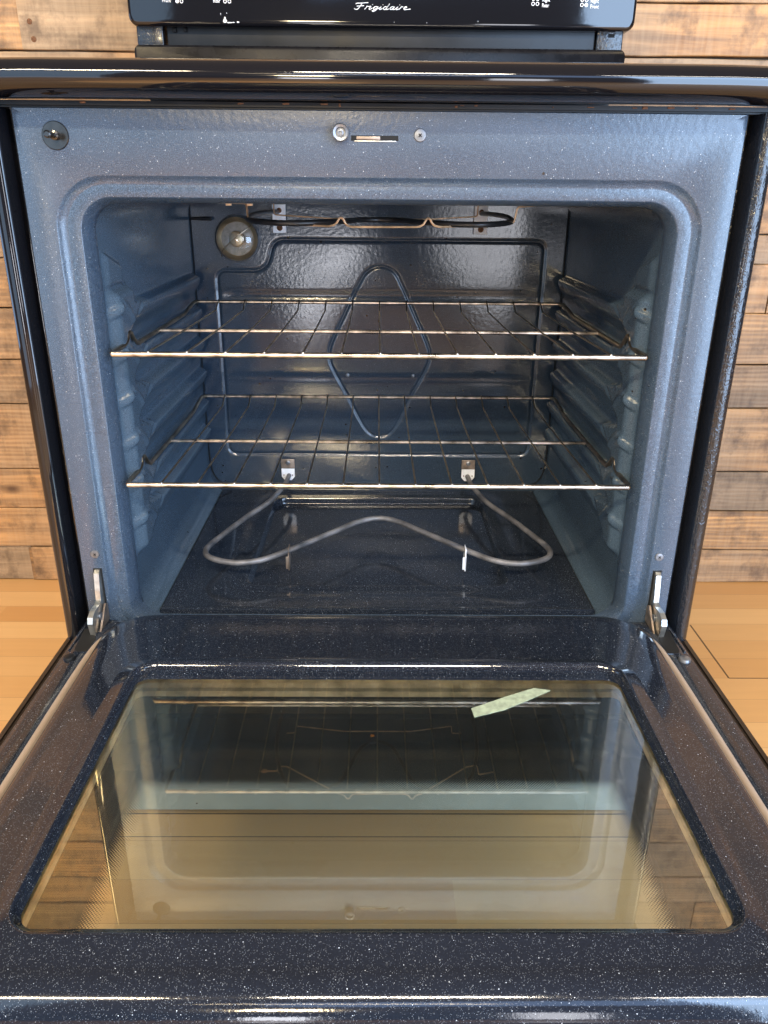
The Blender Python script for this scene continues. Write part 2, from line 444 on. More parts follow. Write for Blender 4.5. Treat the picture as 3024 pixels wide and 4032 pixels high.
def pane_mat():
    """heat reflecting coated glass: a mirror layer with a gold sheen painted into its tint, over a clear, slightly green pane"""
    m, n, l, b = new_mat('coated_oven_glass')
    out = n['Material Output']
    n.remove(b)
    tr = n.new('ShaderNodeBsdfTransparent')
    tr.inputs[0].default_value = (0.86, 0.99, 1.0, 1)
    gl = n.new('ShaderNodeBsdfGlossy')
    t = n.new('ShaderNodeTexCoord')
    nz0 = node(n, 'ShaderNodeTexNoise', Scale=6.0, Detail=2.0)
    l.new(t.outputs['Object'], nz0.inputs['Vector'])
    sxx = n.new('ShaderNodeSeparateXYZ')
    l.new(t.outputs['Object'], sxx.inputs[0])
    pos_ = mathn(n, l, 'MULTIPLY_ADD', sxx.outputs[0], 2.0, 0.30)
    pos_ = mathn(n, l, 'ADD', pos_, mathn(n, l, 'MULTIPLY', nz0.outputs[0], 0.4))
    r = n.new('ShaderNodeValToRGB')  # ramp across the pane paints the reflected sheen, gold at left to pale
    e = r.color_ramp.elements
    e[0].position = 0.0
    e[0].color = (1.0, 0.80, 0.36, 1)
    e[1].position = 1.0
    e[1].color = (0.92, 0.96, 1.0, 1)
    for p_, c_ in ((0.17, (1.0, 0.86, 0.56)), (0.34, (0.93, 1.0, 0.92)), (0.62, (0.88, 1.0, 0.98))):
        k = e.new(p_)
        k.color = (*c_, 1)
    l.new(pos_, r.inputs[0])
    l.new(r.outputs[0], gl.inputs[0])
    sm = node(n, 'ShaderNodeTexNoise', Scale=22.0, Detail=6.0, Roughness=0.7)
    mp = n.new('ShaderNodeMapping')
    mp.inputs['Scale'].default_value = (1.0, 0.35, 1)
    l.new(t.outputs['Object'], mp.inputs[0])
    l.new(mp.outputs[0], sm.inputs['Vector'])
    gl.inputs['Roughness'].default_value = 0.012
    fr = node(n, 'ShaderNodeFresnel', IOR=1.5)
    fac = mathn(n, l, 'MULTIPLY_ADD', fr.outputs[0], 0.8, 0.31)
    # pale rough lobe added to lighten the pane with a soft haze
    gh = n.new('ShaderNodeBsdfGlossy')
    gh.inputs['Roughness'].default_value = 0.22
    gh.inputs[0].default_value = (0.90, 1.0, 0.97, 1)
    gm_ = n.new('ShaderNodeMixShader')
    l.new(mathn(n, l, 'MULTIPLY_ADD', sm.outputs[0], 0.5, 0.10), gm_.inputs[0])
    l.new(gl.outputs[0], gm_.inputs[1])
    l.new(gh.outputs[0], gm_.inputs[2])
    mx = n.new('ShaderNodeMixShader')
    l.new(fac, mx.inputs[0])
    l.new(tr.outputs[0], mx.inputs[1])
    l.new(gm_.outputs[0], mx.inputs[2])
    # greasy film and stains
    df = n.new('ShaderNodeBsdfDiffuse')
    df.inputs[0].default_value = (0.62, 0.66, 0.58, 1)
    r2 = n.new('ShaderNodeMapRange')
    r2.inputs[1].default_value = 0.35
    r2.inputs[2].default_value = 0.85
    r2.inputs[3].default_value = 0.012
    r2.inputs[4].default_value = 0.085
    l.new(sm.outputs[0], r2.inputs[0])
    st = node(n, 'ShaderNodeTexVoronoi', Scale=24.0)
    l.new(t.outputs['Object'], st.inputs['Vector'])
    ss = n.new('ShaderNodeSeparateColor')
    l.new(st.outputs['Color'], ss.inputs[0])
    dot = mathn(n, l, 'LESS_THAN', st.outputs['Distance'], mathn(n, l, 'MULTIPLY', ss.outputs[0], 0.055))
    dot = mathn(n, l, 'MULTIPLY', dot, mathn(n, l, 'GREATER_THAN', ss.outputs[1], 0.90))
    mx2 = n.new('ShaderNodeMixShader')
    mx2.inputs[0].default_value = 0.006
    l.new(mx.outputs[0], mx2.inputs[1])
    l.new(df.outputs[0], mx2.inputs[2])
    d2 = n.new('ShaderNodeBsdfDiffuse')
    d2.inputs[0].default_value = (0.08, 0.035, 0.012, 1)
    mx3 = n.new('ShaderNodeMixShader')
    l.new(mathn(n, l, 'MULTIPLY', dot, 0.85), mx3.inputs[0])
    l.new(mx2.outputs[0], mx3.inputs[1])
    l.new(d2.outputs[0], mx3.inputs[2])
    l.new(mx3.outputs[0], out.inputs[0])
    return m
M['pane'] = pane_mat()

def frit_mat(hx, y0, y1, band):
    """outer pane: black ceramic border that breaks into a halftone of dots round a clear window"""
    m, n, l, b = new_mat('black_frit_glass')
    out = n['Material Output']
    b.inputs['Base Color'].default_value = (0.004, 0.004, 0.005, 1)
    b.inputs['Roughness'].default_value = 0.15
    t = n.new('ShaderNodeTexCoord')
    s = n.new('ShaderNodeSeparateXYZ')
    l.new(t.outputs['Object'], s.inputs[0])
    dx = mathn(n, l, 'SUBTRACT', mathn(n, l, 'ABSOLUTE', s.outputs[0]), hx)
    dy = mathn(n, l, 'SUBTRACT', mathn(n, l, 'ABSOLUTE', mathn(n, l, 'SUBTRACT', s.outputs[1], (y0 + y1) / 2)), (y1 - y0) / 2)
    d = mathn(n, l, 'MAXIMUM', dx, dy)                   # <0 in the clear window
    g = mathn(n, l, 'DIVIDE', d, band)                    # 0..1 across the dotted band
    pitch = 0.0026
    u = mathn(n, l, 'DIVIDE', mathn(n, l, 'ADD', s.outputs[0], s.outputs[1]), pitch)
    v = mathn(n, l, 'DIVIDE', mathn(n, l, 'SUBTRACT', s.outputs[0], s.outputs[1]), pitch)
    fu = mathn(n, l, 'SUBTRACT', mathn(n, l, 'FRACT', u), 0.5)
    fv = mathn(n, l, 'SUBTRACT', mathn(n, l, 'FRACT', v), 0.5)
    rr = mathn(n, l, 'SQRT', mathn(n, l, 'ADD', mathn(n, l, 'MULTIPLY', fu, fu), mathn(n, l, 'MULTIPLY', fv, fv)))
    rad = mathn(n, l, 'MULTIPLY_ADD', g, 0.5, 0.14)
    dots = mathn(n, l, 'LESS_THAN', rr, rad)
    inb = mathn(n, l, 'GREATER_THAN', g, 0.0)
    full = mathn(n, l, 'GREATER_THAN', g, 1.0)
    fac = mathn(n, l, 'MAXIMUM', full, mathn(n, l, 'MULTIPLY', dots, inb))
    tr = n.new('ShaderNodeBsdfTransparent')
    tr.inputs[0].default_value = (0.98, 1.0, 0.98, 1)
    gl = n.new('ShaderNodeBsdfGlossy')
    gl.inputs['Roughness'].default_value = 0.0
    mx0 = n.new('ShaderNodeMixShader')
    fr = node(n, 'ShaderNodeFresnel', IOR=1.5)
    l.new(fr.outputs[0], mx0.inputs[0])
    l.new(tr.outputs[0], mx0.inputs[1])
    l.new(gl.outputs[0], mx0.inputs[2])
    mx = n.new('ShaderNodeMixShader')
    l.new(fac, mx.inputs[0])
    l.new(mx0.outputs[0], mx.inputs[1])
    l.new(b.outputs[0], mx.inputs[2])
    l.new(mx.outputs[0], out.inputs[0])
    return m
M['frit'] = frit_mat(0.210, -0.60, -0.262, 0.017)

def glass_mat():
    m, n, l, b = new_mat('lamp_cover_glass')
    out = n['Material Output']
    n.remove(b)
    tr = n.new('ShaderNodeBsdfTransparent')
    tr.inputs[0].default_value = (0.96, 0.93, 0.86, 1)
    gl = n.new('ShaderNodeBsdfGlossy')
    gl.inputs['Roughness'].default_value = 0.04
    lw = node(n, 'ShaderNodeLayerWeight', Blend=0.35)
    mx = n.new('ShaderNodeMixShader')
    l.new(mathn(n, l, 'MULTIPLY_ADD', lw.outputs['Fresnel'], 0.8, 0.06), mx.inputs[0])
    l.new(tr.outputs[0], mx.inputs[1])
    l.new(gl.outputs[0], mx.inputs[2])
    l.new(mx.outputs[0], out.inputs[0])
    return m
M['glass'] = glass_mat()
M['reflector'] = simple('lamp_reflector', (0.62, 0.54, 0.42), 0.38, 0.8, noise=0.25, nscale=60)
M['kick'] = simple('pale_green_grey_drawer_front', (0.34, 0.35, 0.29), 0.35, noise=0.12, nscale=12)
M['palestrip'] = simple('pale_green_strip', (0.40, 0.47, 0.34), 0.5, 0.1, noise=0.25, nscale=180)
M['well'] = simple('stained_pale_well_metal', (0.82, 0.82, 0.76), 0.45, 0.0, noise=0.4, nscale=45)
M['packing'] = simple('dark_door_inside', (0.02, 0.02, 0.018), 0.6)

# ------------------------------------------------------------------ mesh helpers
class MB:
    def __init__(self):
        self.v, self.f = [], []
    def add(self, v, f):
        o = len(self.v)
        self.v += [tuple(map(float, p)) for p in v]
        self.f += [tuple(i + o for i in q) for q in f]
        return self
    def build(self, name, mat, parent=None, smooth=True, angle=35):
        me = bpy.data.meshes.new(name)
        me.from_pydata(self.v, [], self.f)
        me.validate()
        me.update()
        me.materials.append(mat)
        if smooth:
            me.polygons.foreach_set('use_smooth', [True] * len(me.polygons))
            try:
                me.set_sharp_from_angle(angle=math.radians(angle))
            except Exception:
                pass
        o = bpy.data.objects.new(name, me)
        COL.objects.link(o)
        if parent is not None:
            o.parent = parent
            if parent.type == 'EMPTY':
                o.matrix_parent_inverse = Matrix.Translation(-parent.location)
        return o
    def box(self, a, b, bev=0.0):
        x0, y0, z0 = a
        x1, y1, z1 = b
        if bev <= 0:
            v = [(x, y, z) for x in (x0, x1) for y in (y0, y1) for z in (z0, z1)]
            f = [(0, 1, 3, 2), (4, 6, 7, 5), (0, 4, 5, 1), (2, 3, 7, 6), (0, 2, 6, 4), (1, 5, 7, 3)]
            return self.add(v, f)
        import bmesh
        bm = bmesh.new()
        bmesh.ops.create_cube(bm, size=1)
        for q in bm.verts:
            q.co = ((x0 + x1) / 2 + q.co.x * (x1 - x0), (y0 + y1) / 2 + q.co.y * (y1 - y0), (z0 + z1) / 2 + q.co.z * (z1 - z0))
        bmesh.ops.bevel(bm, geom=bm.edges[:], offset=bev, segments=3, profile=0.5, affect='EDGES')
        bm.verts.ensure_lookup_table()
        bm.verts.index_update()
        v = [q.co[:] for q in bm.verts]
        f = [[q.index for q in g.verts] for g in bm.faces]
        bm.free()
        return self.add(v, f)
    def tube(self, pts, r, seg=10, closed=False, caps=True):
        P = [Vector(p) for p in pts]
        n = len(P)
        T = []
        for i in range(n):
            a = P[(i - 1) % n] if (closed or i > 0) else P[i]
            b = P[(i + 1) % n] if (closed or i < n - 1) else P[i]
            T.append((b - a).normalized())
        up = Vector((0, 0, 1)) if abs(T[0].z) < 0.9 else Vector((1, 0, 0))
        N = (up - T[0] * up.dot(T[0])).normalized()
        v, f = [], []
        for i in range(n):
            N = (N - T[i] * N.dot(T[i]))
            N.normalize()
            B = T[i].cross(N)
            rr = r[i] if isinstance(r, (list, tuple)) else r
            for k in range(seg):
                a = 2 * math.pi * k / seg
                v.append(P[i] + (N * math.cos(a) + B * math.sin(a)) * rr)
        m = n if closed else n - 1
        for i in range(m):
            j = (i + 1) % n
            for k in range(seg):
                k2 = (k + 1) % seg
                f.append((i * seg + k, i * seg + k2, j * seg + k2, j * seg + k))
        if caps and not closed:
            f.append(tuple(range(seg))[::-1])
            f.append(tuple((n - 1) * seg + k for k in range(seg)))
        return self.add(v, f)
    def loft(self, rings, closed=True, cap0=False, cap1=False):
        n = len(rings[0])
        v = [p for r in rings for p in r]
        f = []
        for i in range(len(rings) - 1):
            for k in range(n if closed else n - 1):
                k2 = (k + 1) % n
                f.append((i * n + k, i * n + k2, (i + 1) * n + k2, (i + 1) * n + k))
        if cap0:
            f.append(tuple(range(n))[::-1])
        if cap1:
            f.append(tuple((len(rings) - 1) * n + k for k in range(n)))
        return self.add(v, f)
    def lathe(self, c, axis, prof, seg=32):
        """prof: list of (radius, height along axis)"""
        ax = Vector(axis).normalized()
        u = ax.orthogonal().normalized()
        w = ax.cross(u)
        rings = []
        for r, h in prof:
            rings.append([Vector(c) + ax * h + (u * math.cos(2 * math.pi * k / seg) + w * math.sin(2 * math.pi * k / seg)) * max(r, 1e-5) for k in range(seg)])
        return self.loft(rings, True, True, True)
    def grid(self, us, vs, fn):
        nu, nv = len(us), len(vs)
        v = [fn(a, b) for a in us for b in vs]
        f = [(i * nv + j, (i + 1) * nv + j, (i + 1) * nv + j + 1, i * nv + j + 1) for i in range(nu - 1) for j in range(nv - 1)]
        return self.add(v, f)

def fillet(pts, r, seg=6, closed=False):
    P = [Vector(p) for p in pts]
    out = []
    n = len(P)
    for i in range(n):
        if not closed and i in (0, n - 1):
            out.append(P[i])
            continue
        a, b, c = P[(i - 1) % n], P[i], P[(i + 1) % n]
        rr = r[i] if isinstance(r, (list, tuple)) else r
        d1, d2 = (a - b), (c - b)
        t = min(rr, d1.length * 0.48, d2.length * 0.48)
        p1, p2 = b + d1.normalized() * t, b + d2.normalized() * t
        for k in range(seg + 1):
            s = k / seg
            out.append(p1 * (1 - s) ** 2 + b * 2 * s * (1 - s) + p2 * s ** 2)
    return out

def catmull(pts, n=8, closed=False):
    P = [Vector(p) for p in pts]
    m = len(P)
    out = []
    for i in range(m if closed else m - 1):
        g = lambda k: P[k % m] if closed else P[max(0, min(m - 1, k))]
        p0, p1, p2, p3 = g(i - 1), g(i), g(i + 1), g(i + 2)
        for k in range(n):
            t = k / n
            out.append(0.5 * ((2 * p1) + (p2 - p0) * t + (2 * p0 - 5 * p1 + 4 * p2 - p3) * t * t + (3 * p1 - p0 - 3 * p2 + p3) * t ** 3))
    if not closed:
        out.append(P[-1])
    return out

def rrect(x0, x1, z0, z1, r, cs=10, es=14):
    """rounded rectangle in 2D, constant point count"""
    pts = []
    cor = [(x1 - r, z0 + r, -90), (x1 - r, z1 - r, 0), (x0 + r, z1 - r, 90), (x0 + r, z0 + r, 180)]
    for i, (cx, cz, a0) in enumerate(cor):
        for k in range(cs + 1):
            a = math.radians(a0 + 90 * k / cs)
            pts.append((cx + r * math.cos(a), cz + r * math.sin(a)))
        nx = cor[(i + 1) % 4]
        a = math.radians(nx[2])
        q = (nx[0] + r * math.cos(a), nx[1] + r * math.sin(a))
        p = pts[-1]
        for k in range(1, es):
            t = k / es
            pts.append((p[0] + (q[0] - p[0]) * t, p[1] + (q[1] - p[1]) * t))
    return pts

def empty(name, loc, label, cat, group=None):
    o = bpy.data.objects.new(name, None)
    COL.objects.link(o)
    o.location = loc
    o.empty_display_size = 0.1
    o['label'] = label
    o['category'] = cat
    if group:
        o['group'] = group
    return o

def sstep(a, b, x):
    t = np.clip((x - a) / (b - a), 0, 1)
    return t * t * (3 - 2 * t)

# ================================================================== SETTING
fl = MB().box((-4, -5, -0.03), (4, 0.75, 0.0)).build('floor', M['floor'], smooth=False)
fl['kind'] = 'structure'

# plank wall
wall = MB()
tones = []
rows = [0.0, 0.080, 0.170, 0.257, 0.392, 0.480, 0.578, 0.668, 0.722, 0.845, 0.925, 1.004, 1.083, 1.20, 1.29, 1.40, 1.52, 1.61, 1.74]
left = {  # row: list of (x_end, warm0..grey1, value)
}
rng = random.Random(4)
preset = {0: [(-2.2, .7, .5), (-0.742, .72, .55), (0.4, .25, .62), (2.2, .55, .50)], 1: [(-2.2, .5, .5), (0.2, .45, .60), (2.2, .42, .46)],
          2: [(-2.2, .5, .5), (-0.1, .25, .62), (2.2, .85, .36)], 3: [(-2.2, .5, .5), (0.1, .62, .70), (2.2, .28, .40)],
          4: [(-2.2, .5, .5), (-0.05, .55, .50), (2.2, .85, .30)], 5: [(-2.2, .5, .5), (0.0, .05, .66), (2.2, .10, .45)],
          6: [(-2.2, .5, .5), (0.1, .60, .52), (0.74, .85, .52), (2.2, .7, .62)], 7: [(-2.2, .3, .5), (0.0, .85, .55), (2.2, .8, .45)],
          11: [(-2.2, .5, .5), (0.0, .80, .95), (2.2, .02, .80)], 10: [(-2.2, .5, .5), (0.0, .80, .90), (2.2, .85, .6)],
          12: [(-2.2, .5, .5), (-0.604, .12, .95), (-0.05, .95, .85), (2.2, .35, .80)]}
tn = []
for i in range(len(rows) - 1):
    segs = preset.get(i)
    if segs is None:
        segs = [(-2.2, 0, 0)]
        x = -2.2
        while x < 2.2:
            x = min(2.2, x + rng.uniform(0.5, 1.3))
            segs.append((x, rng.random(), rng.uniform(0.3, 0.7)))
    if i == 11:
        segs = [(-2.2, .5, .5), (-0.604, .12, .95), (-0.05, .95, .85), (2.2, .05, .80)]
    x0 = -2.2
    for (x1, a, b) in segs[1:]:
        n0 = len(wall.v)
        dz = rng.uniform(0.0008, 0.0018)
        pr = rng.uniform(0.0, 0.006)
        # a board with slightly wandering edges
        nseg = 40
        xa_, xb_ = x0 + 0.001, x1 - 0.001
        lo_, hi_ = rng.uniform(0, 6), rng.uniform(0, 6)
        rr_ = []
        for q in range(nseg + 1):
            xx = xa_ + (xb_ - xa_) * q / nseg
            za = rows[i] + dz + 0.0009 * math.sin(xx * 7 + lo_) + 0.0005 * math.sin(xx * 31 + hi_)
            zb_ = rows[i + 1] - dz + 0.0009 * math.sin(xx * 6 + hi_) + 0.0005 * math.sin(xx * 27 + lo_)
            yf = 0.687 - pr + 0.0008 * math.sin(xx * 4 + lo_)
            rr_.append([(xx, yf + 0.0012, za), (xx, yf, za + 0.0012), (xx, yf, zb_ - 0.0012), (xx, yf + 0.0012, zb_), (xx, 0.705, zb_), (xx, 0.705, za)])
        wall.loft(rr_, True, True, True)
        tn += [(a, b, rng.random())] * (len(wall.v) - n0)
        x0 = x1
n0 = len(wall.v)
wall.box((-2.2, 0.7055, 0.0), (2.2, 0.72, 1.74))
tn += [(1.0, 0.0, 0.1)] * (len(wall.v) - n0)
# dark sap streak at a butt joint
n0 = len(wall.v)
wall.box((-0.748, 0.683, 0.001), (-0.738, 0.69, 0.078), 0.001)
tn += [(0.0, 0.15, 0.7)] * (len(wall.v) - n0)
wob = wall.build('plank_wall', M['plank'], smooth=False)
ca = wob.data.color_attributes.new('tone', 'FLOAT_COLOR', 'POINT')
for i, t in enumerate(tn):
    ca.data[i].color = (*t, 1)
wob['label'] = 'wall of reclaimed brown and grey wooden planks behind the black range'
wob['category'] = 'wall'
nl = []
for (x, z) in ((-0.585, 1.0455), (-0.582, 1.020)):
    nb = MB().lathe((x, 0.6812, z), (0, -1, 0), [(0.0045, 0), (0.0045, 0.0006), (0.003, 0.0012)], 14).build('nail_head', M['rust'], wob)

# ================================================================== THE RANGE
rg = empty('kitchen_range', (0, 0.3, 0), 'black electric kitchen range with its oven door folded down open', 'oven')

# ---- side panels with their C-shaped front flanges
for s in (-1, 1):
    prof = [(0.353, 0.030), (0.3545, 0.020), (0.3605, 0.019), (0.3618, 0.016), (0.3618, -0.006), (0.3632, -0.0105), (0.3665, -0.0125),
            (0.3725, -0.0125), (0.3765, -0.0108), (0.379, -0.007), (0.3795, 0.0), (0.3795, 0.60), (0.375, 0.60), (0.375, 0.03)]
    mb = MB()
    zs = [0.02, 0.2725] + [0.2725 + (0.857 - 0.2725) * k / 8 for k in range(1, 9)]
    mb.loft([[(s * x, y, z) for x, y in prof] for z in zs], True, True, True)
    mb.build('side_panel', M['leather'] if s > 0 else M['gloss'], rg)

# back panel, base and drawer front
MB().box((-0.374, 0.598, 0.02), (0.374, 0.606, 0.90)).build('back_panel', M['satin'], rg, False)
MB().box((-0.372, -0.003, 0.004), (0.372, 0.03, 0.262), 0.003).build('storage_drawer', M['kick'], rg)
for x in (-0.33, 0.33):
    for y in (0.06, 0.55):
        MB().lathe((x, y, 0.0), (0, 0, 1), [(0.018, 0), (0.018, 0.012), (0.008, 0.014), (0.008, 0.03)], 16).build('levelling_foot', M['satin'], rg)

# ---- front frame with the stepped embossing round the opening, running into the cavity collar
rings = []
def fr(hx, zt, zb, r, y):
    rings.append([(x, y, z) for x, z in rrect(-hx, hx, zb, zt, r)])
fr(0.352, 0.857, 0.262, 0.001, 0.026)
fr(0.352, 0.857, 0.262, 0.001, 0.0015)
fr(0.3508, 0.856, 0.263, 0.001, 0.0)
fr(0.345, 0.850, 0.265, 0.010, 0.0)
fr(0.3245, 0.7985, 0.268, 0.052, 0.0)
fr(0.3236, 0.7976, 0.269, 0.051, 0.0005)
fr(0.3222, 0.7962, 0.270, 0.050, 0.0022)
fr(0.3186, 0.7930, 0.274, 0.047, 0.0050)
fr(0.3168, 0.7912, 0.276, 0.045, 0.0056)
fr(0.3158, 0.7902, 0.277, 0.044, 0.0061)
fr(0.3148, 0.7892, 0.278, 0.043, 0.0060)
fr(0.3030, 0.7790, 0.285, 0.034, 0.0060)
fr(0.3022, 0.7784, 0.2856, 0.0335, 0.0063)
fr(0.3014, 0.7776, 0.2862, 0.033, 0.0075)
fr(0.2990, 0.7756, 0.2890, 0.031, 0.0120)
fr(0.2960, 0.7735, 0.291, 0.029, 0.0200)
fr(0.2955, 0.7730, 0.2915, 0.029, 0.0300)
fr(0.2957, 0.7732, 0.2905, 0.029, 0.0305)
fr(0.2990, 0.7760, 0.2840, 0.030, 0.0310)
mb = MB().loft(rings)
ff = mb.build('front_frame', M['frame'], rg, angle=50)

# strike pin on its disc, upper left
P = MB().lathe((-0.3125, 0.0, 0.8325), (0, -1, 0), [(0.0128, 0), (0.0128, 0.0010), (0.0122, 0.0016), (0.0, 0.0017)], 40).build('pin_plate', M['darksteel'], ff)
MB().lathe((-0.3125, -0.001, 0.8325), (0, -1, 0), [(0.0042, 0), (0.0042, 0.004), (0.0026, 0.0045), (0.0026, 0.016), (0.0034, 0.0165), (0.0034, 0.020), (0.0022, 0.021)], 20).build('door_pin', M['darksteel'], P)
# roller, black plate for the latch slot, screw
MB().lathe((-0.0388, 0.0, 0.8370), (0, -1, 0), [(0.0070, 0), (0.0070, 0.006), (0.0082, 0.0064), (0.0082, 0.0092), (0.0070, 0.0106), (0.0048, 0.0100), (0.0044, 0.0060), (0.0030, 0.0060), (0.0030, 0.0085), (0.0014, 0.0088), (0.0012, 0.0070), (0.0, 0.0070)], 36).build('latch_roller', M['steel'], ff)
mb = MB().box((-0.0290, -0.0004, 0.8305), (0.0165, 0.004, 0.8352))
sl = mb.build('latch_slot_shade', M['black'], ff, False)  # thin plate proud of the frame, its black painting the slot's shade
MB().box((-0.0262, -0.0011, 0.8297), (0.0140, 0.002, 0.8308), 0.0002).build('latch_tongue', M['zinc'], ff)
MB().box((-0.024, -0.0009, 0.8316), (-0.001, 0.001, 0.8345), 0.0003).build('latch_lever', M['brownbracket'], ff)

def screw(x, y, z, ax, r, mat, parent, name='screw', cross=True):
    o = MB().lathe((x, y, z), ax, [(r, 0), (r, 0.0006), (r * 0.9, 0.0014), (r * 0.4, 0.0018), (0, 0.0018)], 26).build(name, mat, parent)
    if cross:
        A = Vector(ax).normalized()
        U = A.orthogonal().normalized()
        V = A.cross(U)
        c = Vector((x, y, z)) + A * 0.00185
        mb = MB()
        for a, b in ((U, V), (V, U)):
            q = [c + a * r * 0.34 * i + b * r * 0.09 * j for i, j in ((-1, -1), (1, -1), (1, 1), (-1, 1))]
            mb.add(q + [p + A * 0.0001 for p in q], [(0, 1, 2, 3), (7, 6, 5, 4), (0, 4, 5, 1), (1, 5, 6, 2), (2, 6, 7, 3), (3, 7, 4, 0)])
        mb.build('screw_recess_shade', M['black'], o, False)  # black cross laid on the head, painted shade instead of a cut
    return o
screw(0.0374, 0.0, 0.8357, (0, -1, 0), 0.0060, M['steel'], ff) if False else None
screw(0.0374, 0.0, 0.8357, (0, -1, 0), 0.0060, M['steel'], rg)
screw(-0.3336, 0.0, 0.3885, (0, -1, 0), 0.0052, M['steel'], rg)
screw(0.3327, 0.0, 0.3880, (0, -1, 0), 0.0052, M['steel'], rg)

# dark strip between cooktop and frame
mb = MB().box((-0.3795, -0.0030, 0.8585), (0.3795, 0.02, 0.8625)).box((-0.372, 0.002, 0.8568), (0.372, 0.02, 0.8588))
mb.build('cooktop_gap_strip', M['satin'], rg, False)
mb = MB()
for k in range(26):
    x = rng.uniform(-0.34, 0.345)
    w = rng.uniform(0.001, 0.007)
    if k < 16:
        MB().box((x, -0.0040, 0.8598 + rng.uniform(-0.0008, 0.0012)), (x + w, -0.0029, 0.8612 + rng.uniform(0, 0.001)), 0.0003).build('food_crumb', M['rust'], rg)

# ---- cooktop with its rolled front edge
prof = []
for k in range(15):  # bullnose from underside round to the top
    a = math.radians(-100 - 110 * k / 14 + 10)
cx, cz, rx, rz = -0.008, 0.8795, 0.040, 0.0165
prof = [(0.00, 0.8630), (-0.012, 0.8628)]
for k in range(25):
    a = math.radians(-90 - 180 * k / 24)
    e = 0.80
    c_, s_ = math.cos(a), math.sin(a)
    prof.append((-0.014 + 0.030 * math.copysign(abs(c_) ** e, c_), 0.8790 + 0.0162 * math.copysign(abs(s_) ** 0.95, s_)))
prof += [(0.02, 0.8962), (0.05, 0.8955), (0.07, 0.892), (0.10, 0.8905), (0.50, 0.8905), (0.52, 0.8905), (0.56, 0.8905), (0.56, 0.870), (0.02, 0.870)]
mb = MB()
xs = [-0.383] + [-0.383 + 0.766 * k / 120 for k in range(1, 120)] + [0.383]
rs = []
for x in xs:
    e = abs(x) / 0.383
    dip = 0.0
    pull = max(0.0, (e - 0.93) / 0.07) ** 2 * 0.010
    crown = 0.0055 * max(0.0, (e - 0.80) / 0.20) ** 1.6
    ring = []
    for (y, z) in prof:
        yy = y + (pull if y < 0 else 0) - 0.004 * (1 - e * e) * (1 if y < 0 else 0)
        zz = z - (0.0015 * crown / 0.0055 if y < 0.0 else 0) + (crown * 0.55 if 0.0 <= y < 0.06 and z > 0.885 else 0)
        ring.append((x, yy, zz))
    rs.append(ring)
mb.loft(rs, True, True, True)
ct = mb.build('cooktop', M['gloss'], rg, angle=60)

# rear upstand of the cooktop
ring = rrect(-0.3775, 0.3775, 0.885, 0.9925, 0.009)
mb = MB().loft([[(x * 0.994, 0.5385, 0.885 + (z - 0.885) * 0.985) for x, z in ring], [(x * 0.998, 0.5400, 0.885 + (z - 0.885) * 0.994) for x, z in ring], [(x, 0.5435, z) for x, z in ring], [(x, 0.575, z) for x, z in ring]], True, True, True)
mb.build('rear_upstand', M['semigloss'], rg, angle=60)
# riser
MB().box((-0.3275, 0.549, 0.985), (0.3300, 0.585, 1.030), 0.002).build('riser', M['satin'], rg)
for s in (-1, 1):
    x0, x1 = sorted((s * 0.3320, s * 0.3725))
    MB().box((x0, 0.546, 0.985), (x1, 0.585, 1.030), 0.002).build('riser_end', M['leather'], rg)
mb = MB()
for (x, z, w) in ((-0.318, 1.010, 0.006), (-0.30, 1.0105, 0.004), (0.349, 1.009, 0.010)):
    MB().box((x, 0.5455, z), (x + w, 0.547, z + 0.005), 0.0004).build('grime_spot', M['black'], rg)

# control panel
ring = rrect(-0.3790, 0.3845, 1.0155, 1.190, 0.013)
mb = MB()
lv = [(0.90, 0.5300), (0.93, 0.5300), (0.97, 0.5308), (0.988, 0.5325), (0.996, 0.5350), (1.0, 0.5390), (1.0, 0.610)]
cxm, czm = 0.00275, 1.103
mb.loft([[(cxm + (x - cxm) * (1 - (1 - k) * 0.22), y, czm + (z - czm) * k) for x, z in ring] for k, y in lv], True, True, True)
cp = mb.build('control_panel', M['gloss'], rg, angle=60)
CY = 0.5296
def text(s, x, z, h, name, parent, y=CY, sx=0.8):
    c = bpy.data.curves.new('t', 'FONT')
    c.body = s
    c.size = h
    c.resolution_u = 3
    c.offset = 0.00004
    o = bpy.data.objects.new('t', c)
    COL.objects.link(o)
    dg = bpy.context.evaluated_depsgraph_get()
    me = bpy.data.meshes.new_from_object(o.evaluated_get(dg))
    bpy.data.objects.remove(o)
    v = [(x + p.co.x * sx, y, z + p.co.y) for p in me.vertices]
    f = [tuple(q.vertices) for q in me.polygons]
    n = len(v)
    mbx = MB().add(v, f)
    ob = mbx.build(name, M['white'], parent, False)
    bpy.data.meshes.remove(me)
    return ob
def marks(cx, cz, filled, pitch=0.0065):
    """2x2 burner symbol, ring rings and one solid dot"""
    mb = MB()
    for i in (0, 1):
        for j in (0, 1):
            c = (cx + (i - 0.5) * pitch, CY, cz + (j - 0.5) * pitch)
            n = 20
            ro = 0.0026
            ri = 0.0 if (i, j) == filled else 0.0017
            v, f = [], []
            for k in range(n):
                a = 2 * math.pi * k / n
                v.append((c[0] + ro * math.cos(a), c[1], c[2] + ro * math.sin(a)))
            if ri:
                for k in range(n):
                    a = 2 * math.pi * k / n
                    v.append((c[0] + ri * math.cos(a), c[1], c[2] + ri * math.sin(a)))
                f = [(k, (k + 1) % n, n + (k + 1) % n, n + k) for k in range(n)]
            else:
                f = [tuple(range(n))]
            mb.add(v, f)
    return mb.build('burner_symbol', M['white'], cp, False)
text('Left\nFront', -0.3255, 1.0528, 0.0072, 'burner_name', cp)
marks(-0.3000, 1.0503, (0, 0))
text('Left\nRear', -0.2500, 1.0530, 0.0072, 'burner_name', cp)
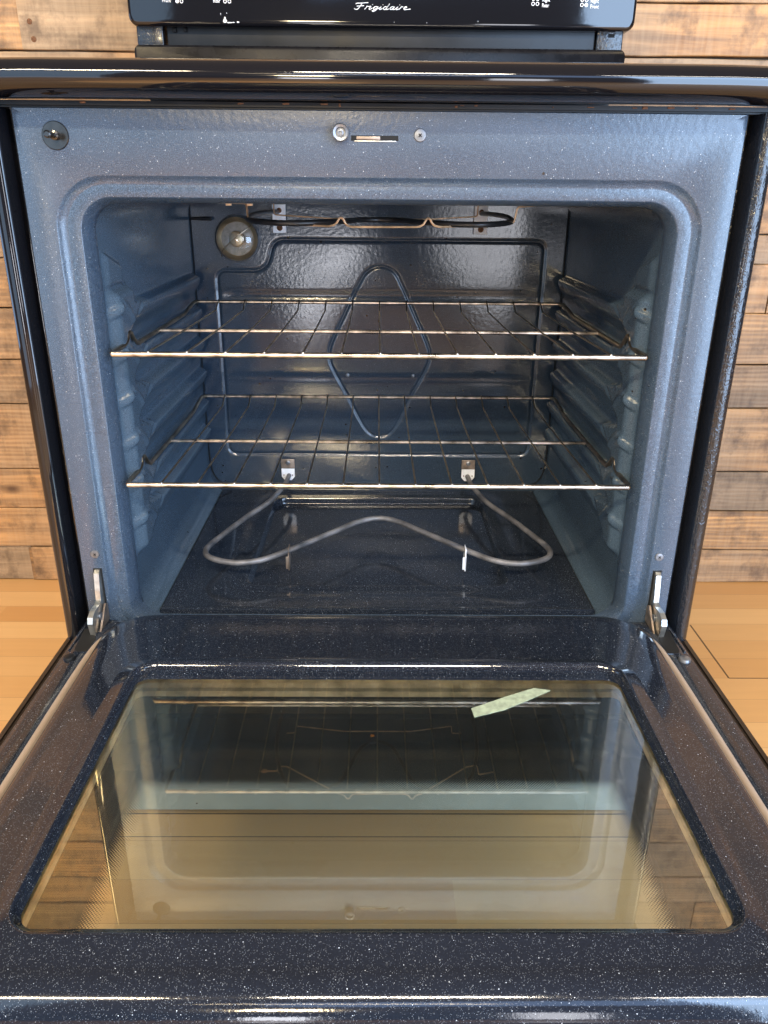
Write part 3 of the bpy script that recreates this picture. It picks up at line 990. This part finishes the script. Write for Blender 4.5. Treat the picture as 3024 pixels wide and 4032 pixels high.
marks(-0.2288, 1.0508, (0, 1))
text('Right\nRear', 0.2408, 1.0520, 0.0072, 'burner_name', cp)
marks(0.2308, 1.0522, (1, 1))
text('Right\nFront', 0.3135, 1.0512, 0.0072, 'burner_name', cp)
marks(0.3040, 1.0515, (1, 0))
# script brand lettering, drawn as pen strokes (unit: x in letter widths, y 0 baseline .. 1 cap height)
strokes = [
    [(0.05, 0.78), (0.12, 0.92), (0.5, 0.95), (1.15, 1.05)], [(0.62, 0.95), (0.50, 0.45), (0.36, 0.02), (0.16, -0.02), (0.02, 0.12)], [(0.2, 0.48), (0.55, 0.52), (0.85, 0.56)],
    [(1.0, 0.0), (1.14, 0.42), (1.08, 0.50), (1.28, 0.44), (1.34, 0.38)],
    [(1.34, 0.38), (1.50, 0.46), (1.40, 0.06), (1.50, 0.0), (1.68, 0.20)], [(1.60, 0.70), (1.63, 0.74)],
    [(2.12, 0.40), (1.92, 0.44), (1.78, 0.20), (1.88, 0.02), (2.05, 0.12), (2.18, 0.44), (2.06, -0.10), (1.86, -0.34), (1.74, -0.22), (2.0, -0.02), (2.32, 0.20)],
    [(2.32, 0.20), (2.44, 0.46), (2.34, 0.06), (2.44, 0.0), (2.62, 0.16)], [(2.54, 0.70), (2.57, 0.74)],
    [(3.00, 0.38), (2.82, 0.44), (2.68, 0.20), (2.78, 0.0), (2.94, 0.10), (3.14, 0.90), (2.98, 0.10), (3.08, 0.0), (3.22, 0.12)],
    [(3.62, 0.40), (3.44, 0.44), (3.30, 0.20), (3.38, 0.0), (3.54, 0.12), (3.68, 0.44), (3.58, 0.06), (3.68, 0.0), (3.84, 0.14)],
    [(3.84, 0.14), (3.98, 0.46), (3.88, 0.06), (3.98, 0.0), (4.10, 0.12)], [(4.07, 0.70), (4.10, 0.74)],
    [(4.14, 0.0), (4.30, 0.44), (4.24, 0.50), (4.46, 0.44)],
    [(4.54, 0.18), (4.78, 0.34), (4.76, 0.46), (4.62, 0.40), (4.56, 0.14), (4.68, 0.0), (4.95, 0.06), (5.2, 0.10)]]
mb = MB()
for st in strokes:
    pts = catmull([(-0.0405 + 0.0163 * (a + 0.18 * b_), CY + 0.0001, 1.0395 + 0.0082 * b_ + 0.0000 * a) for a, b_ in st], 6)
    mb.tube(pts, 0.00058, 6)
mb.build('brand_script', M['white'], cp)
# chipped enamel
mb = MB()
for (x, z, w, h) in ((-0.2375, 1.0200, 0.0075, 0.0052), (-0.2350, 1.0240, 0.003, 0.004), (-0.2315, 1.0195, 0.009, 0.0018), (-0.2230, 1.0200, 0.004, 0.0014), (-0.2165, 1.0200, 0.0045, 0.0022), (-0.2400, 1.0300, 0.0008, 0.003), (-0.2310, 1.0315, 0.0007, 0.002), (0.069, 1.022, 0.0007, 0.0022), (0.146, 1.0245, 0.0008, 0.002), (0.02, 1.0225, 0.0006, 0.0015)):
    n = 9
    v = [(x + w / 2 + w / 2 * math.cos(6.283 * k / n) * rng.uniform(.7, 1.1), 0.5292, z + h / 2 + h / 2 * math.sin(6.283 * k / n) * rng.uniform(.7, 1.1)) for k in range(n)]
    MB().add(v + [(a, 0.5302, c) for a, b_, c in v], [tuple(range(n)), tuple(range(n, 2 * n))[::-1]] + [(k, n + k, n + (k + 1) % n, (k + 1) % n) for k in range(n)]).build('enamel_chip', M['chip'], cp, False)

# ---- cavity: side walls with pressed rack supports
LV = [0.661, 0.612, 0.562, 0.512, 0.461, 0.413]
def wall_h(y, z):
    """inward displacement of the pressed wall (numpy)"""
    zone = sstep(0.688, 0.676, z) * sstep(0.366, 0.380, z)
    saw = np.zeros_like(z)
    edge = np.full_like(z, 0.105)
    for k, zk in enumerate(LV):
        t = (zk + 0.006 - z) / 0.0497
        inside = (t > 0.0) & (t <= 1.0)
        led = sstep(0.0, 0.17, t) * (1 - sstep(0.24, 0.80, t))
        saw = np.where(inside, led, saw)
        e = 0.104 + 0.030 * sstep(0.0, 0.10, t) - 0.060 * np.clip((t - 0.10) / 0.60, 0, 1) + 0.030 * sstep(0.82, 1.0, t)
        edge = np.where(inside, e, edge)
    inz = sstep(0.0, 0.007, y - edge) * sstep(0.468, 0.455, y)
    front = (1 - sstep(-0.001, 0.007, y - edge)) * sstep(0.032, 0.052, y)
    h = zone * (inz * saw * 0.0125 + front * 0.0115)
    for zk in LV:
        dy, dz = y - 0.045, z - (zk + 0.001)
        nub = np.exp(-(((dy + dz * 0.6) / 0.013) ** 6) - ((dz - dy * 0.45) / 0.0058) ** 6)
        h += 0.0042 * nub
        # curved wing that sweeps back and down from the nub
        t = np.clip((y - 0.052) / 0.045, 0, 1)
        zc = zk + 0.008 - 0.026 * t ** 2.0
        wing = np.exp(-((z - zc) / 0.0040) ** 2) * sstep(0.050, 0.062, y) * sstep(0.102, 0.090, y)
        h += 0.0026 * wing
    # slanted facet above the supports
    h += 0.0045 * sstep(0.0, 0.006, 0.720 - z - (y - 0.06) * 0.3) * sstep(0.684, 0.690, z) * sstep(0.100, 0.090, y) * sstep(0.034, 0.05, y)
    return h
for s in (-1, 1):
    # profile in (X, z): floor seam -> fillet -> wall -> ceiling fillet
    prof = [(0.2775, 0.2885), (0.2785, 0.2905)]
    for k in range(1, 11):
        a = math.radians(-62 + 62 * k / 10)
        prof.append((0.2700 + 0.0275 * math.cos(a) - 0.0005, 0.3290 + 0.040 * math.sin(a)))
    z = 0.3315
    while z < 0.752:
        prof.append((0.2970, z))
        z += 0.0022
    for k in range(1, 9):
        a = math.radians(90 * k / 8)
        prof.append((0.2670 + 0.030 * math.cos(a), 0.754 + 0.030 * math.sin(a)))
    pa = np.array(prof)
    ys = np.concatenate([np.linspace(0.029, 0.15, 56), np.linspace(0.1532, 0.476, 120)])
    Z, Y = np.meshgrid(pa[:, 1], ys, indexing='ij')
    Hh = wall_h(Y, Z)
    wide = 0.0015 * (Y / 0.476)
    X = pa[:, 0][:, None] + wide - Hh * np.where((Z > 0.36) & (Z < 0.752), 1, 0)
    nu, nv = Z.shape
    v = np.stack([s * X, Y, Z], -1).reshape(-1, 3)
    f = [(i * nv + j, (i + 1) * nv + j, (i + 1) * nv + j + 1, i * nv + j + 1) if s < 0 else (i * nv + j, i * nv + j + 1, (i + 1) * nv + j + 1, (i + 1) * nv + j) for i in range(nu - 1) for j in range(nv - 1)]
    MB().add(v.tolist(), f).build('cavity_side_wall', M['liner'], rg, angle=80)
MB().box((-0.268, 0.030, 0.7842), (0.268, 0.476, 0.788)).build('cavity_ceiling', M['liner'], rg, False)
# insulation shell round the cavity so no light leaks in
mb = MB().box((-0.345, 0.032, 0.800), (0.345, 0.59, 0.806)).box((-0.345, 0.49, 0.27), (0.345, 0.496, 0.80)).box((-0.345, 0.032, 0.262), (0.345, 0.59, 0.268))
mb.box((-0.345, 0.032, 0.27), (-0.340, 0.49, 0.80)).box((0.340, 0.032, 0.27), (0.345, 0.49, 0.80))
mb.build('insulation_shell', M['satin'], rg, False)

# ---- back wall with pressed rounded rectangle and lozenge
def polydist(Xg, Zg, pts, closed=True):
    D = np.full(Xg.shape, 1e9)
    n = len(pts)
    for i in range(n if closed else n - 1):
        a = np.array(pts[i][:2])
        b = np.array(pts[(i + 1) % n][:2])
        ab = b - a
        L = (ab ** 2).sum() + 1e-12
        t = np.clip(((Xg - a[0]) * ab[0] + (Zg - a[1]) * ab[1]) / L, 0, 1)
        D = np.minimum(D, np.hypot(Xg - a[0] - t * ab[0], Zg - a[1] - t * ab[1]))
    return D
def v3(l):
    return [Vector((a, b, 0)) for a, b in l]
rect = fillet(v3([(-0.262, 0.3590), (0.263, 0.3590), (0.265, 0.7155), (-0.169, 0.7155), (-0.181, 0.668), (-0.262, 0.668)]), [0.016, 0.016, 0.016, 0.018, 0.040, 0.016], 8, True)
loz = catmull(v3([(0.002, 0.676), (-0.020, 0.668), (-0.035, 0.645), (-0.058, 0.598), (-0.078, 0.556), (-0.083, 0.536), (-0.078, 0.512), (-0.052, 0.462), (-0.022, 0.405), (0.002, 0.3925),
                  (0.026, 0.405), (0.054, 0.462), (0.080, 0.512), (0.0855, 0.536), (0.080, 0.556), (0.060, 0.598), (0.038, 0.645), (0.024, 0.668)]), 5, True)
xs = np.linspace(-0.2985, 0.2985, 420)
zs = np.linspace(0.2905, 0.7840, 350)
XG, ZG = np.meshgrid(xs, zs, indexing='ij')
d1 = polydist(XG, ZG, [(p.x, p.y) for p in rect])
d2 = polydist(XG, ZG, [(p.x, p.y) for p in loz])
# inside test for the lozenge and rect via |x| profile
H = 0.0022 * np.exp(-(d1 / 0.0024) ** 2) + 0.0019 * np.exp(-(d2 / 0.0020) ** 2)
H += (0.0010 * np.exp(-((ZG - 0.630) / 0.007) ** 2) + 0.0006 * np.exp(-((ZG - 0.496) / 0.008) ** 2)) * sstep(0.262, 0.235, np.abs(XG))
# soft oil-canning
H += 0.0010 * np.sin(XG * 19 + 1) * np.sin(ZG * 15)
# rounded outline: front lip of the rear shell
for (sx, zc) in ((-1, 0.330), (1, 0.330)):
    pass
YG = 0.4760 + H
v = np.stack([XG, YG, ZG], -1).reshape(-1, 3)
nu, nv = XG.shape
f = [(i * nv + j, (i + 1) * nv + j, (i + 1) * nv + j + 1, i * nv + j + 1) for i in range(nu - 1) for j in range(nv - 1)]
M['back'] = enamel('oven_back_enamel', (0.013, 0.020, 0.030), 0.115, 0.40, 0.10, dirt=0.6, seed=11.0, grain=0.7, ior=1.55)
bw = MB().add(v.tolist(), f).build('cavity_back_wall', M['back'], rg, angle=80)
# dark seam between walls and back
for s in (-1, 1):
    mb = MB()
    mb.tube(fillet([(s * 0.2975, 0.4735, 0.782), (s * 0.2970, 0.4735, 0.345), (s * 0.2905, 0.4735, 0.312), (s * 0.262, 0.4735, 0.296)], 0.02, 6), 0.0011, 6)
    mb.build('cavity_seam', M['black'], rg)
for x in (-0.0527, 0.058):
    MB().lathe((x, 0.476, 0.4995), (0, -1, 0), [(0.0034, 0), (0.0030, 0.0016), (0.0012, 0.0026)], 16).build('screw', M['steel'], bw)

# ---- cavity floor with recessed pan
xs = np.linspace(-0.2768, 0.2768, 280)
ys = np.unique(np.concatenate([np.linspace(0.0395, 0.4750, 220), np.linspace(0.430, 0.442, 25), np.linspace(0.105, 0.117, 20)]))
XG, YG = np.meshgrid(xs, ys, indexing='ij')
hw = 0.1775
inx = sstep(hw + 0.0045, hw - 0.0045, np.abs(XG))
iny = sstep(0.106, 0.116, YG) * sstep(0.442, 0.430, YG)
d = np.maximum(np.abs(XG) - hw, np.maximum(0.111 - YG, YG - 0.436))
dc = np.hypot(np.maximum(np.abs(XG) - hw + 0.02, 0), np.maximum(np.maximum(0.131 - YG, YG - 0.416), 0)) - 0.02
rec = sstep(0.0014, -0.0014, dc)
dep = 0.011 * rec
lip = 0.0022 * np.exp(-((YG - 0.0435) / 0.0030) ** 2)
sag = 0.0012 * np.exp(-((dc - 0.02) / 0.012) ** 2)
ZG = 0.2915 - dep + lip - sag + 0.0006 * np.sin(XG * 14) * np.sin(YG * 17)
v = np.stack([XG, YG, ZG], -1).reshape(-1, 3)
nu, nv = XG.shape
f = [(i * nv + j, (i + 1) * nv + j, (i + 1) * nv + j + 1, i * nv + j + 1) for i in range(nu - 1) for j in range(nv - 1)]
mb = MB().add(v.tolist(), f)
mb.box((-0.2768, 0.0392, 0.280), (0.2768, 0.0398, 0.2915))
mb.build('cavity_floor', M['floorpan'], rg, angle=70)
for s in (-1, 1):
    MB().tube([(s * 0.2772, 0.041, 0.2905), (s * 0.2772, 0.474, 0.2905)], 0.0009, 6).build('cavity_seam', M['black'], rg)

# ---- lamp on the back wall
lamp = MB().lathe((-0.2250, 0.4765, 0.7165), (0, -1, 0), [(0.036, 0.0), (0.036, 0.003), (0.0335, 0.005), (0.0325, 0.004)], 48).build('oven_lamp', M['steel'], rg)
mb = MB()
pr = [(0.0325, 0.0045), (0.029, -0.002), (0.022, -0.008), (0.012, -0.012), (0.0, -0.013)]
c = Vector((-0.2250, 0.4700, 0.7165))
rgs = []
for r, h in pr:
    rgs.append([c + Vector((max(r, 1e-5) * math.cos(6.28319 * k / 40), -h * 0.5, max(r, 1e-5) * math.sin(6.28319 * k / 40))) for k in range(40)])
mb.loft(rgs)
mb.build('lamp_reflector', M['reflector'], lamp, angle=80)
mb = MB()
rgs = []
for k in range(9):
    a = math.radians(90 * k / 8)
    rgs.append([Vector((-0.2250, 0.4700 - 0.016 * math.sin(a), 0.7165)) + Vector((max(0.0325 * math.cos(a), 1e-5) * math.cos(6.28319 * j / 40), 0, max(0.0325 * math.cos(a), 1e-5) * math.sin(6.28319 * j / 40))) for j in range(40)])
mb.loft(rgs)
mb.build('lamp_cover', M['glass'], lamp, angle=80)
MB().lathe((-0.2250, 0.4705, 0.7165), (0, -1, 0), [(0.004, 0), (0.010, 0.003), (0.012, 0.007), (0.010, 0.011), (0.004, 0.013), (0, 0.0133)], 24).build('lamp_bulb', M['reflector'], lamp)
MB().tube(catmull([(-0.252, 0.470, 0.690), (-0.245, 0.456, 0.702), (-0.225, 0.4495, 0.7185), (-0.205, 0.456, 0.733), (-0.198, 0.466, 0.740)], 6), 0.0006, 6).build('lamp_wire', M['darkwire'], lamp)

# ---- temperature probe
MB().tube([(-0.2965, 0.474, 0.7460), (-0.272, 0.466, 0.7462), (-0.262, 0.463, 0.7462)], [0.0022, 0.0030, 0.0026], 10).build('temperature_probe', M['darkelement'], rg)

# ---- bake element
be = fillet([], 0.01) if False else None
zb = 0.321
half = [(0.1583, 0.474), (0.1583, 0.462), (0.161, 0.42), (0.1768, 0.3415), (0.205, 0.272), (0.2285, 0.205), (0.2400, 0.168), (0.2375, 0.142), (0.219, 0.1245), (0.190, 0.1165),
        (0.158, 0.126), (0.125, 0.157), (0.092, 0.193), (0.060, 0.228), (0.034, 0.257), (0.010, 0.2725)]
L = [(-x, y, zb) for x, y in half]
R = [(x + 0.0005, y + 0.001, zb) for x, y in half][::-1]
bake = MB().tube(catmull(L + R, 7), 0.0040, 12).build('bake_element', M['element'], rg)
for x in (-0.1252, 0.1225):
    mb = MB()
    mb.box((x - 0.0008, 0.150, 0.2925), (x + 0.0008, 0.172, 0.318), 0.0003)
    mb.box((x - 0.0008, 0.151, 0.316), (x + 0.0008, 0.166, 0.3265), 0.0003)
    mb.box((x - 0.0040, 0.1500, 0.2950), (x + 0.0005, 0.1512, 0.314), 0.0004)
    mb.build('element_foot', M['brownbracket'] if x < 0 else M['bracket'], bake)
for s in (-1, 1):
    x = s * 0.1595
    br = MB().box((x - 0.0118, 0.4715, 0.3340), (x + 0.0118, 0.4730, 0.3505), 0.0006).build('element_bracket', M['brownbracket'], bake)
    mb = MB()
    ring = [(x - 0.0115, 0.3335), (x + 0.0115, 0.3335), (x + 0.0115, 0.3185), (x + 0.006, 0.3120), (x - 0.006, 0.3120), (x - 0.0115, 0.3185)]
    mb.loft([[(a, 0.4695, b) for a, b in ring], [(a, 0.4712, b) for a, b in ring]], True, True, True)
    mb.build('terminal_plate', M['bracket'], br)
    MB().lathe((x, 0.4715, 0.3440), (0, -1, 0), [(0.0040, 0), (0.0040, 0.0015), (0.0022, 0.0026), (0.0018, 0.0016), (0, 0.0016)], 16).build('screw', M['steel'], br)
    for dx in (-0.0075, 0.0075):
        MB().lathe((x + dx, 0.4697, 0.3215), (0, -1, 0), [(0.0012, 0), (0.0010, 0.0008)], 10).build('rivet', M['rust'], br)

# ---- broil element under the ceiling
zt = 0.7570
half = [(0.1583, 0.474), (0.1585, 0.440), (0.172, 0.395), (0.184, 0.350), (0.186, 0.315), (0.172, 0.280), (0.145, 0.262), (0.115, 0.262), (0.086, 0.285), (0.062, 0.325), (0.036, 0.345), (0.012, 0.350)]
L = [(-x, y, zt - (0.3 - y) * 0.02) for x, y in half]
R = [(x, y, zt - (0.3 - y) * 0.02) for x, y in half][::-1]
half2 = [(0.1583, 0.474, .757), (0.1700, 0.410, .757), (0.1760, 0.330, .756), (0.1720, 0.250, .753), (0.155, 0.185, .752), (0.125, 0.150, .7510), (0.090, 0.150, .7510), (0.060, 0.172, .752), (0.043, 0.215, .7515), (0.028, 0.255, .752), (0.009, 0.270, .752)]
L = [(-x, y, z) for x, y, z in half2]
R = [(x, y, z) for x, y, z in half2][::-1]
broil = MB().tube(catmull(L + R, 8), 0.0034, 12).build('broil_element', M['darkelement'], rg)
for x in (-0.1575, 0.1590):
    br = MB().box((x - 0.0105, 0.4700, 0.7260), (x + 0.0105, 0.4735, 0.7680), 0.0006).build('element_bracket', M['bracket'], broil)
    MB().lathe((x + 0.0005, 0.4700, 0.7335), (0, -1, 0), [(0.0046, 0), (0.0042, 0.0014), (0.0022, 0.0022), (0.0018, 0.0012), (0, 0.0012)], 18).build('screw', M['rust'], br)
    MB().lathe((x + 0.0005, 0.4700, 0.7590), (0, -1, 0), [(0.0040, 0), (0.0036, 0.0014), (0.0018, 0.0020)], 18).build('screw', M['rust'], br)
# thin wire cradle under the broil element (points at the depth of the cradle's front run)
yb = 0.140
def wz(l):
    return [(a, y, z) for a, y, z in l]
cr1 = wz([(-0.1990, 0.22, 0.7722), (-0.1680, 0.22, 0.7715), (-0.1655, 0.21, 0.7545), (-0.150, 0.205, 0.7490), (-0.060, yb, 0.7480), (-0.052, yb, 0.7500), (-0.0475, yb, 0.7575), (-0.0440, yb, 0.7575), (-0.0400, yb, 0.7500), (-0.034, yb, 0.7475),
          (0.044, yb, 0.7480), (0.050, yb, 0.7500), (0.0545, yb, 0.7575), (0.0580, yb, 0.7575), (0.062, yb, 0.7500), (0.070, yb, 0.7483), (0.150, 0.205, 0.7490), (0.168, 0.21, 0.7510), (0.1715, 0.21, 0.7700), (0.200, 0.22, 0.7725)])
cw = MB().tube(fillet(cr1, 0.004, 4), 0.0013, 7)
cr2 = [(-0.165, 0.33, 0.7800), (-0.148, 0.33, 0.7790), (-0.146, 0.32, 0.7560), (-0.06, 0.30, 0.7520), (0.06, 0.30, 0.7520), (0.135, 0.32, 0.7560), (0.137, 0.33, 0.7790), (0.155, 0.33, 0.7800)]
cw.tube(fillet(cr2, 0.004, 4), 0.0010, 7)
cw.build('element_cradle', M['copper'], broil)
for x in (-0.1885, -0.162):
    MB().box((x - 0.005, 0.216, 0.7685), (x + 0.002, 0.222, 0.7730), 0.0006).build('cradle_clip', M['copper'], broil)

# ================================================================== RACKS
def make_rack(loc, label):
    r = empty('oven_rack', loc, label, 'oven rack', 'wire racks inside the oven')
    def tb(paths, rad, name, mat, seg=10):
        mb = MB()
        for p in paths:
            mb.tube([(q[0] + loc[0], q[1] + loc[1], q[2] + loc[2]) for q in p], rad, seg)
        return mb.build(name, mat, r)
    tb([[(-0.2865, 0.0, 0.0), (0.2865, 0.0, 0.0)]], 0.0032, 'front_rod', M['chrome'], 14)
    for s in (-1, 1):
        side = [(s * 0.2860, 0.0, 0.0), (s * 0.2885, 0.006, 0.0005), (s * 0.2875, 0.048, 0.001), (s * 0.2870, 0.058, 0.006), (s * 0.2870, 0.061, 0.0125), (s * 0.2868, 0.070, 0.0125), (s * 0.2865, 0.076, 0.005), (s * 0.2862, 0.088, -0.0045),
                (s * 0.2860, 0.330, -0.0040), (s * 0.2858, 0.362, 0.0015), (s * 0.2850, 0.396, 0.0055), (s * 0.2790, 0.4005, 0.0055)]
        tb([fillet(side, 0.009, 5)], 0.0028, 'side_rod', M['darkwire'])
    tb([[(-0.2785, 0.4005, 0.0055), (0.2785, 0.4005, 0.0055)]], 0.0025, 'rear_rod', M['chrome'])
    tb([[(-0.2845, 0.1865, -0.0045), (0.2845, 0.1865, -0.0045)]], 0.0024, 'middle_rod', M['chrome'])
    for k in range(13):
        x = -0.2480 + k * 0.0414
        w = [(x, -0.0005, 0.0031), (x, 0.006, 0.0026), (x, 0.18, -0.0012), (x, 0.372, -0.0035), (x, 0.3785, 0.001), (x, 0.3985, 0.0088)]
        o = tb([fillet(w, 0.004, 4)], 0.00115, 'cross_wire', M['darkwire'], 7)
    for k in range(13):
        x = -0.2480 + k * 0.0414
        mb = MB().lathe((x + loc[0], -0.0010 + loc[1], 0.0022 + loc[2]), (0, -0.35, 0.94), [(0.0018, 0), (0.0017, 0.0010), (0.0010, 0.0018)], 10)
        mb.build('weld_tip', M['chrome'], r)
    return r
rk = make_rack((0.0, 0.0068, 0.6222), 'upper wire rack with rusty side bars, higher in the oven')
def copy_thing(o, loc, label):
    c = o.copy()
    COL.objects.link(c)
    c.location = loc
    c['label'] = label
    for ch in o.children:
        k = ch.copy()
        COL.objects.link(k)
        k.parent = c
        k.matrix_parent_inverse = ch.matrix_parent_inverse.copy()
    return c
rk2 = copy_thing(rk, (0.0, 0.0050, 0.4737), 'lower wire rack, just above the grey bake element')

# ================================================================== OVEN DOOR (folded down)
# liner: flange -> gasket groove -> raised plug -> raised rim -> well
rings = []
def dr(hx, yn, yf, r, z):
    """ring in plan: half width, near (camera side) y, far (hinge side) y"""
    rings.append([(x, y, z) for x, y in rrect(-hx, hx, yn, yf, r)])
dr(0.3535, -0.585, -0.006, 0.004, 0.285)
dr(0.3535, -0.585, -0.006, 0.004, 0.3020)
dr(0.3525, -0.584, -0.007, 0.004, 0.3032)
dr(0.3270, -0.5400, -0.012, 0.030, 0.3032)
dr(0.3255, -0.5370, -0.013, 0.030, 0.3012)
dr(0.3190, -0.5160, -0.015, 0.034, 0.3005)
dr(0.3165, -0.5105, -0.020, 0.040, 0.3030)
dr(0.3145, -0.5088, -0.024, 0.042, 0.3100)
dr(0.3125, -0.5066, -0.026, 0.044, 0.3160)
dr(0.3095, -0.5030, -0.029, 0.046, 0.3220)
dr(0.3040, -0.4975, -0.034, 0.050, 0.3270)
dr(0.2960, -0.4905, -0.041, 0.052, 0.3298)
dr(0.2850, -0.4855, -0.052, 0.050, 0.3303)
dr(0.2660, -0.4825, -0.128, 0.036, 0.3301)
dr(0.2635, -0.4810, -0.131, 0.034, 0.3303)
dr(0.2520, -0.4655, -0.1410, 0.026, 0.3343)
dr(0.2495, -0.4630, -0.1435, 0.024, 0.3352)
dr(0.2484, -0.4612, -0.1450, 0.023, 0.3349)
dr(0.2474, -0.4600, -0.1466, 0.022, 0.3338)
dr(0.2467, -0.4590, -0.1476, 0.021, 0.3322)
dr(0.2460, -0.4575, -0.1490, 0.020, 0.3308)
dr(0.2445, -0.4545, -0.1560, 0.016, 0.3293)
dr(0.2436, -0.4532, -0.1620, 0.014, 0.3284)
dr(0.2430, -0.4525, -0.1650, 0.013, 0.3275)
mb = MB().loft(rings)
door = mb.build('oven_door', M['door'], rg, angle=60)
# outer skin
ring0 = rrect(-0.3795, 0.3795, -0.605, -0.0015, 0.006)
ring1 = rrect(-0.3740, 0.3740, -0.600, -0.0060, 0.004)
ring2 = rrect(-0.3540, 0.3540, -0.586, -0.0060, 0.004)
mb = MB().loft([[(x, y, 0.2480) for x, y in rrect(-0.3700, 0.3700, -0.600, -0.010, 0.006)], [(x, y, 0.2500) for x, y in ring0], [(x, y, 0.2790) for x, y in ring0], [(x, y, 0.2800) for x, y in ring1], [(x, y, 0.2780) for x, y in ring1], [(x, y, 0.2740) for x, y in ring2], [(x, y, 0.2860) for x, y in ring2]])
mb.build('door_skin', M['skin'], door, angle=50)
# well (pale metal box round the glass stack)
w0 = rrect(-0.2520, 0.2520, -0.4650, -0.1575, 0.010)
w1 = rrect(-0.2470, 0.2470, -0.4600, -0.1625, 0.008)
mb = MB().loft([[(x, y, 0.3225) for x, y in w0], [(x, y, 0.3120) for x, y in w0], [(x, y, 0.3115) for x, y in w1], [(x, y, 0.3050) for x, y in w1]])
mb.build('window_well', M['well'], door, angle=40)
w2 = rrect(-0.2620, 0.2620, -0.475, -0.150, 0.008)
mb = MB().loft([[(x, y, 0.3050) for x, y in w1], [(x, y, 0.3049) for x, y in w2], [(x, y, 0.2745) for x, y in w2]])
mb.build('well_packing', M['packing'], door, angle=40)
# glass panes
MB().add([(-0.2500, -0.4630, 0.3255), (0.2500, -0.4630, 0.3255), (0.2500, -0.1590, 0.3255), (-0.2500, -0.1590, 0.3255)], [(0, 1, 2, 3)]).build('window_glass', M['pane'], door, False)
o = MB().add([(-0.345, -0.590, 0.2715), (0.345, -0.590, 0.2715), (0.345, -0.025, 0.2715), (-0.345, -0.025, 0.2715)], [(0, 1, 2, 3)]).build('outer_glass', M['frit'], door, False)
# pale strip lying on the window glass
tpp = [(0.0893, -0.2097), (0.0908, -0.2232), (0.1214, -0.2115), (0.1464, -0.1965), (0.1720, -0.1800), (0.1560, -0.1760), (0.1292, -0.1887)]
MB().loft([[(a, b, 0.3257) for a, b in tpp], [(a, b, 0.3260) for a, b in tpp]], True, True, True).build('pale_strip', M['palestrip'], door, False)
# gasket rope
gk = catmull([(x, y, 0.3062) for x, y in rrect(-0.3212, 0.3212, -0.5375, 0.02, 0.036, 8, 10)], 1, True)
gk = [p for p in gk]
pts = [(x, y, 0.3065) for x, y in [(-0.306, -0.040), (-0.3155, -0.058), (-0.3200, -0.085), (-0.3215, -0.14), (-0.3218, -0.25), (-0.3218, -0.36), (-0.3215, -0.46), (-0.316, -0.500), (-0.302, -0.519), (-0.275, -0.5265), (-0.1, -0.5275)]]
pts = pts + [(-x, y, z) for x, y, z in pts[::-1]]
MB().tube(catmull(pts, 10), 0.0046, 14).build('door_gasket', M['rope'], door)
# black slabs painting the dark of the hinge slots, screws on the flange
for s in (-1, 1):
    mb = MB()
    pg = [(s * 0.3480, -0.028), (s * 0.3400, -0.0245), (s * 0.3270, -0.050), (s * 0.3290, -0.0765), (s * 0.3405, -0.0765), (s * 0.3440, -0.072)]
    mb.loft([[(a, b, 0.3036) for a, b in pg], [(a, b, 0.3020) for a, b in pg]], True, True, True)
    mb.build('hinge_slot_shade', M['black'], door, False)
    mb = MB()
    mb.tube([(s * 0.3495, -0.022, 0.3036), (s * 0.3495, -0.074, 0.3036)], 0.0010, 8)
    mb.tube([(s * 0.3275, -0.078, 0.3036), (s * 0.3430, -0.0785, 0.3036)], 0.0008, 8)
    mb.build('slot_edge', M['door'], door)
    sc = MB().lathe((s * 0.3430, -0.0900, 0.3030), (0, 0, 1), [(0.0068, 0), (0.0068, 0.0012), (0.0058, 0.0030), (0.0030, 0.0042), (0, 0.0044)], 30).build('screw', M['satin'] if s < 0 else M['steel'], door)
    # black plate on the front frame, painting the dark of the hinge opening
    MB().box((s * 0.3333 - 0.0052, -0.0006, 0.285), (s * 0.3333 + 0.0052, 0.004, 0.3700), 0.0004).build('hinge_opening_shade', M['black'], ff, False)
    # hinge arm: flat steel lever
    arm = [(0.004, 0.3685), (-0.0025, 0.3690), (-0.0065, 0.366), (-0.0100, 0.345), (-0.0115, 0.333), (-0.0180, 0.3305), (-0.0330, 0.3310), (-0.0425, 0.3270), (-0.0455, 0.3200), (-0.0430, 0.3100), (-0.0400, 0.2985), (-0.0300, 0.2985), (-0.012, 0.300), (0.004, 0.305)]
    xa = s * 0.3333
    rr0 = [(xa - 0.0030, a, b) for a, b in arm]
    rr1 = [(xa + 0.0030, a, b) for a, b in arm]
    ha = MB().loft([rr0, rr1], True, True, True).build('hinge_arm', M['zinc'], door, False)
    a2 = [(-0.002, 0.324), (-0.008, 0.3270), (-0.017, 0.319), (-0.0300, 0.306), (-0.0420, 0.2975), (-0.036, 0.296), (-0.018, 0.300), (-0.002, 0.304)]
    xb = s * 0.3275
    MB().loft([[(xb - 0.0011, a, b) for a, b in a2], [(xb + 0.0011, a, b) for a, b in a2]], True, True, True).build('hinge_link', M['brownbracket'], door, False)
    MB().lathe((s * 0.3300, -0.020, 0.3165), (-s, 0, 0), [(0.0052, 0), (0.0052, 0.0012), (0.0035, 0.0022), (0, 0.0024)], 22).build('hinge_rivet', M['steel'], door)
